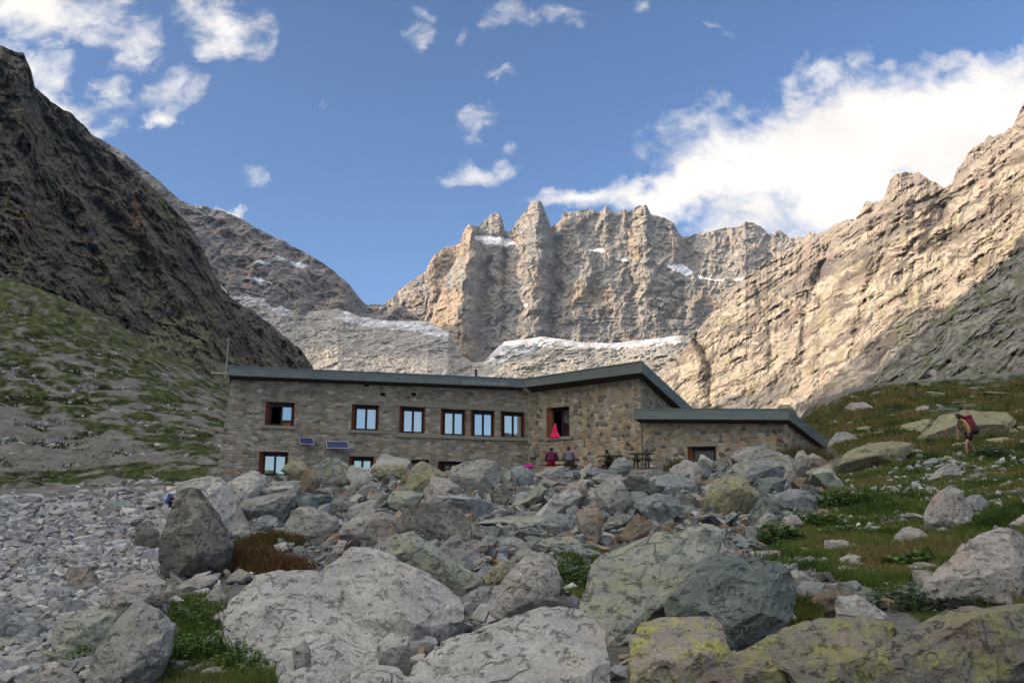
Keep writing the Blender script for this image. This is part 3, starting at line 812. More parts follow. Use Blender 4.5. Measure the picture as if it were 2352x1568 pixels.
RM = {
    'pale': mat_rock('pale_granite', (.40, .395, .365), (.315, .312, .29), (.13, .13, .125), .25, None, 0, (.40, .30, .20), .25),
    'grey': mat_rock('grey_gneiss', (.30, .295, .275), (.225, .225, .215), (.08, .08, .08), .5, (.30, .30, .17), .25),
    'blue': mat_rock('bluish_gneiss', (.27, .285, .28), (.18, .20, .20), (.07, .08, .08), .5, None, 0, None, 0, .4),
    'green': mat_rock('green_schist', (.30, .315, .265), (.215, .235, .205), (.09, .1, .09), .4, (.34, .33, .18), .4),
    'dkgreen': mat_rock('dark_green_schist', (.105, .13, .125), (.16, .185, .175), (.04, .05, .05), .5, (.24, .25, .18), .3),
    'dark': mat_rock('dark_mottled_rock', (.15, .145, .13), (.10, .098, .09), (.04, .04, .04), .6, (.30, .29, .24), .55),
    'brown': mat_rock('brown_gneiss', (.19, .15, .11), (.13, .105, .085), (.05, .045, .04), .5, (.28, .24, .14), .3, (.26, .14, .07), .4),
    'rust': mat_rock('rust_stained_rock', (.30, .25, .20), (.24, .21, .18), (.08, .07, .06), .4, None, 0, (.34, .17, .075), .85),
    'pink': mat_rock('pinkish_gneiss', (.34, .32, .29), (.265, .252, .23), (.10, .09, .09), .5, None, 0, (.38, .26, .18), .3, .35),
    'lichen_dull': mat_rock('dull_lichen_rock', (.20, .185, .15), (.15, .145, .125), (.06, .06, .05), .55, (.25, .25, .085), .75, (.27, .18, .13), .45),
    'lichen': mat_rock('lichen_covered_rock', (.29, .25, .205), (.22, .21, .185), (.06, .06, .05), .6, (.36, .345, .085), .9, (.33, .21, .15), .5),
    'olive': mat_rock('olive_lichen_rock', (.26, .245, .165), (.21, .205, .15), (.08, .08, .06), .5, (.30, .29, .13), .6),
}


# ------------------------------------------------------------------ rocks
def subdivide(V, Fc):
    e = np.sort(np.concatenate([Fc[:, [0, 1]], Fc[:, [1, 2]], Fc[:, [2, 0]]]), 1)
    u, inv = np.unique(e, axis=0, return_inverse=True); inv = inv.ravel()
    mid = (V[u[:, 0]] + V[u[:, 1]]) / 2
    n = len(V); k = len(Fc)
    a, b, c = inv[:k] + n, inv[k:2 * k] + n, inv[2 * k:] + n
    F2 = np.concatenate([np.stack([Fc[:, 0], a, c], 1), np.stack([a, Fc[:, 1], b], 1), np.stack([c, b, Fc[:, 2]], 1), np.stack([a, b, c], 1)])
    return np.concatenate([V, mid]), F2


def relax(V, Fc, w):
    s = np.zeros_like(V); n = np.zeros(len(V))
    for i in range(3):
        for j in (1, 2):
            np.add.at(s, Fc[:, i], V[Fc[:, (i + j) % 3]]); np.add.at(n, Fc[:, i], 1)
    return V * (1 - w) + w * s / np.maximum(n, 1)[:, None]


def normals(V, Fc):
    fn = np.cross(V[Fc[:, 1]] - V[Fc[:, 0]], V[Fc[:, 2]] - V[Fc[:, 0]])
    N = np.zeros_like(V)
    for i in range(3):
        np.add.at(N, Fc[:, i], fn)
    return N / np.maximum(np.linalg.norm(N, axis=1), 1e-9)[:, None]


def hull(P):
    bm = bmesh.new()
    vs = [bm.verts.new(p) for p in P]
    r = bmesh.ops.convex_hull(bm, input=vs)
    junk = list({g for g in r['geom_interior'] + r['geom_unused'] if isinstance(g, bmesh.types.BMVert)})
    bmesh.ops.delete(bm, geom=junk, context='VERTS')
    bmesh.ops.triangulate(bm, faces=bm.faces[:])
    bmesh.ops.recalc_face_normals(bm, faces=bm.faces[:])
    bm.verts.index_update()
    V = np.array([v.co[:] for v in bm.verts]); Fc = np.array([[v.index for v in f.verts] for f in bm.faces])
    bm.free()
    return V, Fc


def chop(V, Fc, size, seed, n, lo=.02, hi=.09, front=None):
    """knock planes off a convex block so that it shows broken faces"""
    rs = np.random.RandomState(seed)
    for _ in range(n):
        d = rs.normal(size=3)
        if front is not None and rs.uniform() < .65:
            d = d * .75 + front
        d /= np.linalg.norm(d)
        s = V @ d; h = s.max() - size * rs.uniform(lo, hi)
        out = s > h
        if out.sum() == 0 or (~out).sum() < 5: continue
        P = [V[~out]]
        e = np.unique(np.sort(np.concatenate([Fc[:, [0, 1]], Fc[:, [1, 2]], Fc[:, [2, 0]]]), 1), axis=0)
        cr = e[out[e[:, 0]] != out[e[:, 1]]]
        t = ((h - s[cr[:, 0]]) / (s[cr[:, 1]] - s[cr[:, 0]]))[:, None]
        P.append(V[cr[:, 0]] * (1 - t) + V[cr[:, 1]] * t)
        V, Fc = hull(np.concatenate(P))
    return V, Fc


def split_long(V, Fc, L):
    """split long edges first so that the triangles come out even"""
    for _ in range(6):
        e = np.sort(np.concatenate([Fc[:, [0, 1]], Fc[:, [1, 2]], Fc[:, [2, 0]]]), 1)
        u = np.unique(e, axis=0)
        ln = np.linalg.norm(V[u[:, 0]] - V[u[:, 1]], axis=1)
        if ln.max() < L: break
        longest = {}
        for (a, b), l in zip(u, ln):
            if l >= L: longest[(a, b)] = l
        out = []; mids = {}; VV = list(V)

        def mid(a, b):
            k_ = (min(a, b), max(a, b))
            if k_ not in mids:
                mids[k_] = len(VV); VV.append((V[k_[0]] + V[k_[1]]) / 2)
            return mids[k_]
        for t in Fc:
            t = list(t)
            flag = [(min(t[i], t[(i + 1) % 3]), max(t[i], t[(i + 1) % 3])) in longest for i in range(3)]
            s = sum(flag)
            if s == 0:
                out.append(t)
            elif s == 1:
                i = flag.index(True); a, b, c = t[i], t[(i + 1) % 3], t[(i + 2) % 3]
                m1 = mid(a, b); out += [[a, m1, c], [m1, b, c]]
            elif s == 2:
                i = flag.index(False); a, b, c = t[i], t[(i + 1) % 3], t[(i + 2) % 3]
                m1, m2 = mid(b, c), mid(c, a); out += [[a, b, m1], [a, m1, m2], [m2, m1, c]]
            else:
                m0, m1, m2 = mid(t[0], t[1]), mid(t[1], t[2]), mid(t[2], t[0])
                out += [[t[0], m0, m2], [m0, t[1], m1], [m2, m1, t[2]], [m0, m1, m2]]
        V = np.array(VV); Fc = np.array(out)
    return V, Fc


def weather(V, Fc, size, seed, rough=1.0, fine=0.02):
    """chip the planes, nick the edges, then roughen the faces"""
    V, Fc = split_long(V, Fc, size * .11)
    V, Fc = subdivide(V, Fc); V = relax(V, Fc, .05)
    N = normals(V, Fc)
    q = V / size + seed * 7.13
    # flat broken planes: terraces of a slow noise along a tilted bedding direction
    rs = np.random.RandomState(seed + 4000)
    bed = rs.normal(size=3); bed /= np.linalg.norm(bed)
    s1 = (q @ bed) * 5.0 + 1.6 * pn(q * 1.7 + 31)
    step = s1 - np.floor(s1); step = sstep(step, .0, .22) - step
    d = .013 * fbm(q * 2.0, 4, .55) + .018 * step
    chip = pn(q * 2.7 + 55); d = d - .10 * sstep(chip, .20, .25) * np.clip(chip - .05, 0, .45)
    chip2 = pn(q * 6.3 + 91); d = d - .055 * sstep(np.abs(chip2), .27, .31) * np.clip(np.abs(chip2) - .1, 0, .3)
    V = V + N * (d * size * rough)[:, None]
    if fine > 0 and size * .075 > fine:
        V, Fc = subdivide(V, Fc)
        if size * .03 > fine * 1.25:
            V, Fc = subdivide(V, Fc)
        N = normals(V, Fc); q = V / size + seed * 3.3
        V = V + N * (size * rough * (.007 * fbm(q * 7, 5, .62) + .0035 * ridged(q * 15, 4, .6) - .0035 - .010 * sstep(pn(q * 11 + 3), .30, .38)))[:, None]
    return V, Fc


def cL(p): return [(x * .3386, 1041.25 + y * .3386) for x, y in p]
def cM(p): return [(735 + x * .3386, 1041.25 + y * .3386) for x, y in p]
def cR(p): return [(1470 + x * .375, 1041.25 + y * .375) for x, y in p]


ROCK_N = 0
TRACED = []


def boulder(label, kind, outline, tilt=.6, inner=None, Y=None, thick=.7, name='boulder', rough=1.0, near=.22, group=None, lobes=(), cut=12):
    """a rock whose front is the outline, standing where its foot meets the ground, with real depth behind"""
    global ROCK_N
    ROCK_N += 1
    rs = np.random.RandomState(100 + ROCK_N)
    o = np.array(outline, float)
    cx, cyy = o.mean(0)
    yb = o[:, 1].max(); yt = o[:, 1].min(); w = np.ptp(o[:, 0])
    if Y is None:
        foot = o[np.argmax(o[:, 1])]
        Y = min(hit_ground(float(np.clip(foot[0], -200, 2500)), float(min(foot[1], 1720))), 60.0)
    m_px = Y / F
    size = math.hypot(w, yb - yt) * m_px * .75
    h = (yb - yt) * m_px
    front = at(o[:, 0], o[:, 1], Y + tilt * (yb - o[:, 1]) * m_px)
    P = [front]
    c = np.array([cx, cyy])
    if inner is None:
        inner = []
        for _ in range(5):
            ww = rs.dirichlet(np.ones(len(o)) * .40)
            q = (o * ww[:, None]).sum(0) * .8 + c * .2
            inner.append((q[0], q[1], near * rs.uniform(.45, 1.25)))
    inn = np.array(inner, float)
    P.append(at(inn[:, 0], inn[:, 1], Y + tilt * (yb - inn[:, 1]) * m_px - inn[:, 2] * size))
    ob = c + (o - c) * .72
    P.append(at(ob[:, 0], ob[:, 1], Y + tilt * (yb - ob[:, 1]) * m_px + thick * size))
    # carry the foot down into the ground
    low = front[o[:, 1] > yb - .35 * (yb - yt)].copy()
    low[:, 1] += .25 * size
    low[:, 2] = np.minimum(gz(low[:, :2]) - .10 * size, low[:, 2] - .05 * size)
    P.append(low)
    P = np.concatenate(P)
    org = np.array([P[:, 0].mean(), P[:, 1].mean(), P[:, 2].min()])
    V, Fc = hull(P - org)
    V, Fc = chop(V, Fc, size, ROCK_N, cut, .015, .085, np.array([0, -1.0, .35]))
    V, Fc = weather(V, Fc, size, ROCK_N, rough, max(.012, 2.2 * Y / F))
    for (lo, lt, ln, ldy) in lobes:
        lo = np.array(lo, float); lyb = lo[:, 1].max(); lc = lo.mean(0); Yl = Y + ldy
        lf = at(lo[:, 0], lo[:, 1], Yl + lt * (lyb - lo[:, 1]) * m_px)
        li = np.array(ln, float).reshape(-1, 3)
        lp = [lf, at(li[:, 0], li[:, 1], Yl + lt * (lyb - li[:, 1]) * m_px - li[:, 2] * size)] if len(li) else [lf]
        lb = lc + (lo - lc) * .75
        lp.append(at(lb[:, 0], lb[:, 1], Yl + lt * (lyb - lb[:, 1]) * m_px + thick * size * .8))
        V2, F2 = hull(np.concatenate(lp) - org)
        V2, F2 = chop(V2, F2, size * .8, ROCK_N + 77, 10, .015, .07, np.array([0, -1.0, .5]))
        V2, F2 = weather(V2, F2, size * .8, ROCK_N + 300, rough, max(.012, 2.2 * Y / F))
        Fc = np.concatenate([Fc, F2 + len(V)]); V = np.concatenate([V, V2])
    ob_ = new_mesh(name, V, Fc, RM[kind], True)
    ob_.data.set_sharp_from_angle(angle=math.radians(30))
    ob_.location = org
    tag(ob_, label, name, group or 'boulders around the hut')
    TRACED.append((o[:, 0].min(), yt, o[:, 0].max(), yb, Y))
    return ob_


B = boulder
# in front: the big slabs
B('huge pale grey slab in the centre left foreground with a dark broken right face', 'pale', [(725, 1330), (800, 1255), (845, 1247), (900, 1285), (990, 1322), (1062, 1372), (1067, 1420), (1010, 1468), (965, 1490), (850, 1500), (760, 1440)], .9,
  [(985, 1338, .10), (955, 1362, .26), (935, 1420, .30), (955, 1485, .26), (860, 1300, .04), (790, 1330, .05), (850, 1440, .16)], 7.9, .5,
  lobes=[([(500, 1440), (522, 1388), (590, 1322), (640, 1310), (715, 1310), (790, 1330), (900, 1440), (930, 1500), (870, 1560), (760, 1640), (600, 1640), (540, 1540)], 1.0, [(600, 1400, .10), (700, 1350, .04), (760, 1440, .12), (830, 1490, .12)], -.75),
         ([(600, 1500), (690, 1450), (800, 1470), (880, 1500), (900, 1560), (780, 1650), (600, 1650), (570, 1570)], .8, [(700, 1520, .10), (800, 1540, .10)], -1.15)])
B('dark cornered stone lodged in the broken lower part of the huge slab', 'grey', [(672, 1490), (700, 1468), (716, 1490), (712, 1530), (680, 1540)], .2, None, 6.4)
B('pale fragment resting on the lower right of the huge slab', 'pale', [(865, 1475), (900, 1452), (940, 1462), (948, 1490), (905, 1510), (872, 1500)], .5, None, 6.9)
B('flat chip of pale stone at the bottom edge below the huge slab', 'pale', [(640, 1550), (700, 1530), (770, 1545), (790, 1580), (700, 1600), (650, 1590)], .9, None, 6.0)
B('rough pale block at the bottom edge between the two big slabs', 'pale', [(800, 1545), (860, 1520), (920, 1530), (945, 1570), (900, 1620), (820, 1620)], .6, None, 6.1)
B('broad pale slab along the bottom edge of the photo beside the lichen boulder', 'pale', [(880, 1600), (955, 1530), (1016, 1471), (1080, 1437), (1182, 1424), (1270, 1393), (1330, 1400), (1378, 1463), (1435, 1478), (1440, 1530), (1425, 1640), (1150, 1690), (880, 1680)], 1.0,
  [(1100, 1500, .08), (1260, 1440, .10), (1300, 1560, .14), (1020, 1600, .1), (1380, 1540, .12)], None, .45)
B('tall leaning grey green slab right of centre with a straight upper edge', 'green', [(1338, 1370), (1355, 1302), (1382, 1275), (1470, 1246), (1582, 1195), (1646, 1191), (1669, 1210), (1674, 1251), (1640, 1290), (1560, 1400), (1492, 1455), (1446, 1480), (1378, 1480), (1330, 1430)], .75,
  [(1640, 1225, .10), (1600, 1290, .10), (1480, 1330, .10), (1400, 1340, .08), (1420, 1430, .12), (1530, 1360, .12)], None, .4)
B('dark green angular boulder leaning on the grey green slab', 'dkgreen', cR([(90, 980), (250, 880), (370, 740), (400, 640), (430, 615), (540, 620), (700, 650), (860, 670), (930, 730), (960, 800), (955, 950), (900, 1030), (760, 1120), (600, 1220), (540, 1130), (300, 1060)]), .35,
  [(1620, 1300, .10), (1690, 1370, .16), (1790, 1380, .14), (1600, 1390, .12), (1700, 1460, .12)], None, .5)
B('yellow lichen boulder at the bottom edge below the dark green boulder', 'lichen', cR([(-60, 1130), (0, 1020), (80, 1000), (470, 1000), (560, 1080), (590, 1190), (540, 1290), (400, 1400), (150, 1500), (-60, 1500)]), .8, None, None, .6)
B('grey ridge of rock with yellow lichen at the bottom edge right of the lichen boulder', 'lichen_dull', cR([(230, 1450), (420, 1290), (620, 1220), (780, 1140), (850, 1180), (960, 1250), (1000, 1405), (980, 1500), (300, 1520)]), .9, None, None, .6)
B('long low lichen rock running along the bottom right below the meadow', 'lichen_dull', cR([(640, 1190), (830, 1100), (900, 1040), (1100, 1012), (1400, 1002), (1560, 1040), (1540, 1180), (1420, 1260), (1660, 1420), (1500, 1500), (1000, 1500), (860, 1350)]), 1.0, None, None, .5)
B('brownish lichen boulder in the bottom right corner of the photo', 'lichen_dull', cR([(1400, 1250), (1500, 1160), (1700, 1050), (1880, 960), (2100, 940), (2400, 930), (2500, 1250), (2400, 1450), (2000, 1500), (1650, 1500), (1450, 1400)]), .9, None, None, .6)
B('pale boulder with an overhanging edge at the right side of the photo', 'pink', cR([(1740, 800), (1860, 660), (2000, 560), (2080, 480), (2220, 430), (2400, 460), (2450, 700), (2400, 880), (2200, 940), (1960, 935), (1870, 885)]), .6, [(2250, 1290, .05), (2240, 1330, .16), (2180, 1330, .12), (2320, 1300, .14), (2150, 1360, .1)])
B('pinkish flat slab tip at the far right edge above the overhanging boulder', 'pink', cR([(2250, 440), (2352, 372), (2450, 365), (2480, 450), (2352, 470)]), .9)
B('small pale slab jutting out left of the overhanging boulder', 'pink', cR([(1630, 690), (1720, 660), (1820, 680), (1790, 745), (1700, 745)]), .8)
B('pale pyramid shaped boulder standing in the meadow on the right', 'pink', cR([(1745, 340), (1800, 260), (1890, 180), (1960, 210), (2010, 300), (2050, 360), (2045, 440), (1975, 470), (1900, 450), (1760, 415)]), .35, [(1985 + 205, 1140, .05), (2200, 1170, .14), (2170, 1180, .1), (2220, 1200, .1)])
B('grey stone tucked behind the right side of the pyramid boulder', 'blue', cR([(1990, 260), (2080, 250), (2140, 300), (2120, 370), (2060, 385), (2000, 350)]), .4)
B('rounded pale rock in the grass below the pyramid boulder', 'pink', cR([(1520, 560), (1600, 460), (1680, 440), (1760, 470), (1780, 530), (1700, 560), (1600, 590)]), .5)
B('low grey wedge of rock in the grass below the walking hiker', 'grey', cR([(1755, 155), (1850, 80), (1920, 50), (1990, 100), (1980, 145), (1880, 170)]), .5)
B('olive green rounded boulder at the edge of the rubble and the meadow', 'olive', cR([(375, 270), (450, 160), (540, 130), (640, 140), (765, 285), (740, 310), (560, 380), (460, 385), (385, 330)]), .35)
B('grey fractured rock just right of the olive boulder', 'blue', cR([(780, 250), (930, 210), (1040, 230), (1085, 310), (980, 360), (880, 350)]), .5)
B('small pale rock in the green plants right of the big leaning slab', 'pink', cR([(850, 490), (880, 385), (960, 370), (1005, 432), (920, 462)]), .4)
B('grey upright stone beside the small pale rock near the leaning slab', 'grey', cR([(715, 420), (780, 350), (840, 385), (830, 475), (740, 465)]), .3)
B('long olive rock ledge above the rubble on the way to the hiker', 'olive', cR([(1210, 60), (1270, -10), (1400, -60), (1560, -75), (1700, -60), (1640, 10), (1500, 80), (1290, 105)]), .8, None, 30)
B('triangular grey rock standing beside the end of the annex', 'grey', cR([(935, 60), (960, -10), (1000, -25), (1045, 40), (1040, 95), (960, 105)]), .3, None, 31)
B('tan slab lying below the triangular rock near the annex', 'rust', cR([(1010, 110), (1170, 62), (1185, 110), (1080, 140)]), .8, None, 29)
B('grey block in the rubble in front of the right end of the annex', 'blue', cR([(600, 140), (690, 60), (800, 45), (905, 75), (850, 150), (660, 180)]), .5, None, 27)
B('large rough rock pile top under the annex corner', 'grey', cR([(520, 10), (640, -35), (740, -45), (870, 0), (900, 60), (720, 100), (590, 70)]), .4, None, 34)
B('white triangular stone in front of the annex window', 'pale', cR([(350, 66), (368, 2), (392, 8), (462, 55), (440, 85)]), .2, None, 34)
B('flat white stones at the meadow edge below the leafy plants', 'pale', cR([(1215, 650), (1280, 610), (1362, 632), (1340, 680), (1230, 690)]), .7)
B('long low pale stone in the grass above the brown cube rock', 'pale', cR([(1095, 730), (1250, 688), (1430, 712), (1400, 755), (1150, 768)]), .8)
B('pale flat stone at the right foot of the leaning slab', 'pale', cR([(670, 600), (790, 595), (862, 590), (852, 640), (720, 655)]), .8)
B('pale stone touching the right edge of the dark green boulder', 'pink', cR([(915, 712), (1000, 720), (1080, 790), (1075, 825), (970, 840), (945, 750)]), .5)
B('dark brown squared rock right of the dark green boulder', 'brown', cR([(1015, 870), (1180, 828), (1335, 852), (1240, 1010), (1060, 990)]), .35)
B('cream coloured rock with dark streaks right of the brown squared rock', 'pale', cR([(1195, 880), (1320, 858), (1480, 960), (1545, 1020), (1380, 1030), (1220, 1010)]), .5)
B('small white stone high in the meadow at the right edge', 'pale', cR([(2165, 55), (2222, 35), (2250, 60), (2195, 80)]), .4)
B('oval white stone in the meadow above the pyramid boulder', 'pale', cR([(2145, 230), (2200, 195), (2270, 160), (2302, 190), (2245, 230)]), .4)
B('big tilted grey boulder in the meadow behind the hiker', 'olive', [(2105, 1010), (2160, 955), (2230, 942), (2320, 946), (2345, 965), (2300, 1000), (2200, 1018)], .9, None, 38)
B('grey slab on the meadow skyline left of the hiker', 'olive', [(2010, 925), (2060, 905), (2140, 892), (2150, 903), (2080, 928)], 1.0, None, 62)
B('dull grey boulder beyond the annex roof end', 'grey', [(1895, 1032), (1922, 992), (1948, 990), (1975, 1010), (1955, 1040)], .4, None, 44)
B('rounded dark boulder peeping over the annex roof', 'olive', [(1778, 945), (1790, 930), (1812, 928), (1830, 945)], .4, None, 60)
# centre: the rubble below the hut
B('dark mottled upright boulder on the left of the rubble', 'dark', cL([(1215, 240), (1290, 222), (1400, 262), (1500, 390), (1585, 520), (1590, 620), (1490, 760), (1340, 830), (1180, 845), (1105, 800), (1072, 660), (1090, 560), (1155, 420), (1190, 320)]), .3,
  [(436, 1130, .08), (452, 1190, .20), (418, 1220, .16), (490, 1225, .10), (440, 1275, .22), (500, 1270, .12), (400, 1270, .12)], None, .5, cut=6)
B('smooth pale boulder leaning behind the dark mottled boulder', 'pale', cL([(1180, 215), (1340, 145), (1500, 145), (1560, 220), (1700, 500), (1690, 560), (1560, 570), (1420, 420), (1300, 260)]), .3, None, None, .5)
B('pale rounded block under the lower left window of the hut', 'pale', cL([(1540, 200), (1700, 110), (1760, 128), (1797, 190), (1755, 270), (1640, 380), (1560, 340)]), .35, None, 23)
B('dark wedge stone between the pale boulders and the rough boulder', 'grey', cL([(1595, 370), (1650, 310), (1800, 295), (1995, 248), (2012, 290), (1900, 385), (1690, 445), (1640, 425)]), .5, None, 22)
B('grey stone above the rusty shrubs', 'blue', cL([(1675, 460), (1820, 408), (1885, 430), (1895, 510), (1700, 550)]), .4)
B('rough knobbly boulder right of the rusty shrubs', 'grey', cL([(1925, 500), (1990, 370), (2100, 358), (2290, 430), (2305, 510), (2200, 600), (2000, 620), (1935, 570)]), .4)
B('blue grey trapezoid block out on the scree to the left', 'blue', cL([(700, 410), (712, 318), (800, 298), (872, 320), (888, 372), (840, 405)]), .2, None, 32)
B('dark boulder at the left foot of the mottled boulder', 'dark', cL([(900, 600), (930, 488), (1000, 488), (1080, 510), (1090, 570), (1060, 660), (940, 650)]), .3)
B('long pinkish slab on the left below the scree', 'pink', cL([(665, 1060), (760, 885), (860, 830), (1060, 808), (1160, 858), (1060, 1000), (900, 1040), (800, 1090), (690, 1190)]), .7)
B('grey green block with a dark underside in the left foreground', 'green', cL([(345, 1330), (360, 1180), (500, 1078), (640, 1038), (725, 1080), (800, 1080), (720, 1260), (620, 1400), (480, 1430), (380, 1420)]), .4, [(170, 1430, .12), (235, 1430, .14), (200, 1470, .16), (160, 1480, .12), (225, 1475, .02)])
B('big ridged boulder in the left foreground with a pale sharp edge', 'grey', cL([(540, 1620), (650, 1330), (820, 1110), (920, 1000), (1000, 1018), (1110, 1080), (1205, 1160), (1210, 1270), (1110, 1420), (920, 1560), (760, 1680)]), .3, [(302, 1412, .22), (285, 1480, .26), (262, 1545, .24), (350, 1470, .10), (360, 1430, .12)])
B('pinkish block cut by the bottom edge at the far left', 'pink', cL([(150, 1560), (300, 1420), (390, 1408), (480, 1470), (570, 1570), (540, 1680), (160, 1680)]), .5)
B('dark grey boulder cut by the left edge of the photo', 'blue', cL([(-120, 1080), (0, 1008), (80, 1058), (155, 1090), (235, 1205), (222, 1275), (100, 1300), (-120, 1300)]), .4)
B('wedge of pale rock at the left edge below the dark grey boulder', 'grey', cL([(-100, 1260), (0, 1248), (105, 1268), (60, 1335), (0, 1385), (-100, 1400)]), .6)
B('flat pale slab above the green plants in the left foreground', 'pink', cL([(1185, 905), (1330, 828), (1470, 826), (1485, 870), (1300, 950), (1215, 955)]), .9)
B('small rust orange stone beside the long pinkish slab', 'rust', cL([(1035, 1010), (1130, 905), (1205, 938), (1185, 1000), (1110, 1020)]), .5)
B('grey stone behind the green plants in the left foreground', 'pink', cL([(1395, 970), (1470, 878), (1545, 960), (1505, 1060), (1420, 1055)]), .4)
B('light grey stone below the rusty shrubs', 'grey', cL([(1525, 850), (1620, 778), (1705, 812), (1645, 880), (1545, 880)]), .5)
B('flat whitish stone left of the huge pale slab', 'pale', cL([(1175, 1300), (1250, 1252), (1460, 1236), (1485, 1280), (1300, 1312), (1190, 1330)]), .9)
B('green grey rock behind the huge pale slab', 'green', cM([(440, 680), (470, 620), (540, 550), (620, 538), (720, 590), (880, 700), (990, 790), (1095, 850), (1095, 900), (970, 970), (880, 900), (640, 800)]), .4, [(735 + 660 * .3386, 1041 + 640 * .3386, .16), (735 + 700 * .3386, 1041 + 760 * .3386, .16), (735 + 560 * .3386, 1041 + 640 * .3386, .05), (735 + 900 * .3386, 1041 + 800 * .3386, .08)])
B('pale rock with a dark right half behind the huge slab on its left', 'pink', cM([(115, 520), (270, 408), (420, 388), (525, 420), (500, 545), (450, 640), (380, 645), (200, 600), (145, 570)]), .5)
B('massive dark brown boulder in the middle of the rubble', 'dark', cM([(470, 560), (560, 380), (700, 340), (830, 328), (970, 380), (1045, 510), (1045, 590), (900, 655), (800, 655), (600, 600)]), .3, [(735 + 640 * .3386, 1041 + 455 * .3386, .16), (735 + 860 * .3386, 1041 + 430 * .3386, .18), (735 + 980 * .3386, 1041 + 440 * .3386, .06), (735 + 800 * .3386, 1041 + 560 * .3386, .05)])
B('pointed boulder with orange lichen below the hut wall', 'olive', cM([(565, 260), (600, 130), (680, 38), (732, 68), (860, 140), (885, 200), (700, 275), (600, 295)]), .3, None, 27)
B('grey green slab under the pointed lichen boulder', 'green', cM([(435, 360), (480, 258), (600, 250), (705, 270), (645, 370), (500, 400)]), .4)
B('big squarish boulder at the top of the rubble under the small windows', 'grey', cM([(875, 110), (960, 60), (1100, 33), (1200, 33), (1245, 80), (1235, 180), (1120, 300), (1000, 280), (880, 180)]), .3, None, 28)
B('jumbled grey rock beside the massive dark boulder', 'grey', cM([(690, 345), (800, 248), (960, 288), (995, 368), (900, 385)]), .4)
B('white knobbly boulder under the second lower window', 'pale', cM([(175, 150), (210, 78), (312, 98), (368, 162), (332, 230), (218, 250)]), .3, None, 30)
B('yellow brown flat boulder just under the hut wall', 'olive', cM([(345, 95), (430, 76), (560, 76), (615, 110), (565, 168), (420, 175), (365, 135)]), .4, None, 33)
B('cube shaped pale rock below the two people at the hut', 'grey', cM([(1462, 155), (1540, 92), (1652, 80), (1664, 195), (1540, 208)]), .2, None, 32)
B('pointed grey rock left of the cube shaped rock', 'blue', cM([(1295, 190), (1318, 98), (1360, 78), (1455, 130), (1445, 210), (1340, 240)]), .3, None, 29)
B('long slanted slab below the cube shaped rock', 'green', cM([(1235, 400), (1480, 198), (1545, 240), (1505, 310), (1380, 385)]), .4, None, 22)
B('rock with a red stained face in the rubble right of centre', 'rust', cM([(1612, 290), (1700, 188), (1812, 220), (1825, 275), (1720, 392), (1650, 390)]), .3, None, 21)
B('tall brown standing rock near the leaning slab', 'rust', cM([(1738, 400), (1870, 318), (1925, 440), (1885, 635), (1790, 605), (1748, 490)]), .2)
B('tall grey boulder with a flat face right of the red stained rock', 'grey', cM([(1855, 240), (1960, 158), (2062, 180), (2115, 285), (2065, 410), (1980, 462), (1900, 360)]), .25, None, 19)
B('rounded green grey boulder hiding the person at the table', 'blue', cM([(1945, 100), (2000, 38), (2082, 28), (2125, 100), (2065, 148), (1960, 160)]), .3, None, 33)
B('broad blue grey slab below the picnic table', 'blue', cM([(2120, 350), (2280, 268), (2400, 288), (2485, 385), (2300, 490), (2200, 410)]), .5)
B('brown banded rock at the top corner of the leaning slab', 'brown', cM([(2010, 575), (2150, 398), (2265, 470), (2185, 600), (2100, 625)]), .4)
B('dark flat rock in the hollow right of centre', 'blue', cM([(1475, 480), (1600, 398), (1725, 430), (1745, 510), (1600, 562)]), .5)
B('low flat slab over a dark gap near the centre', 'green', cM([(1445, 630), (1520, 578), (1700, 560), (1825, 632), (1640, 670)]), .8)
B('leaning pale block with a dark right side in the centre foreground', 'pink', cM([(1105, 1110), (1160, 950), (1290, 830), (1420, 668), (1530, 668), (1605, 718), (1625, 880), (1610, 1000), (1480, 1060), (1400, 1100), (1200, 1145)]), .35, [(735 + 1500 * .3386, 1041 + 760 * .3386, .16), (735 + 1400 * .3386, 1041 + 1000 * .3386, .2), (735 + 1560 * .3386, 1041 + 850 * .3386, .02), (735 + 1250 * .3386, 1041 + 950 * .3386, .12)])
B('lichen stained rock behind the leaning pale block', 'olive', cM([(1105, 840), (1180, 758), (1310, 718), (1335, 765), (1240, 870), (1150, 900)]), .5)
B('pale angular stone between the huge slab and the leaning block', 'blue', cM([(955, 980), (1090, 898), (1172, 900), (1165, 980), (1080, 1090), (1000, 1030)]), .4)
B('small round grey stone behind the huge slab', 'grey', cM([(995, 745), (1050, 698), (1112, 720), (1092, 785), (1020, 795)]), .3)
B('orange edged flat rock in the centre below the dark boulder', 'rust', cM([(885, 700), (1060, 588), (1185, 620), (1085, 690), (950, 740)]), .6)
B('tan flat rock above the dark hollow in the rubble', 'rust', cM([(995, 385), (1080, 328), (1150, 318), (1205, 360), (1090, 392)]), .7)
B('dark pointed rock left of the long slanted slab', 'dark', cM([(1145, 265), (1250, 198), (1302, 260), (1255, 368), (1180, 350)]), .3)
B('small pale rock left of the pale rock with the dark half', 'pink', cM([(50, 710), (130, 578), (185, 590), (155, 690)]), .3)
B('brown lumpy rock below the solar panels', 'brown', cL([(2015, 245), (2060, 108), (2140, 118), (2175, 200), (2135, 270), (2060, 290)]), .3, None, 29)
B('grey rock against the right side of the lower left window', 'olive', cL([(1895, 110), (1960, 48), (2062, 48), (2105, 110), (2020, 160)]), .3, None, 33)
B('dark slab behind the white knobbly boulder', 'dark', cL([(2180, 220), (2300, 118), (2352, 138), (2400, 200), (2260, 250)]), .4, None, 30)
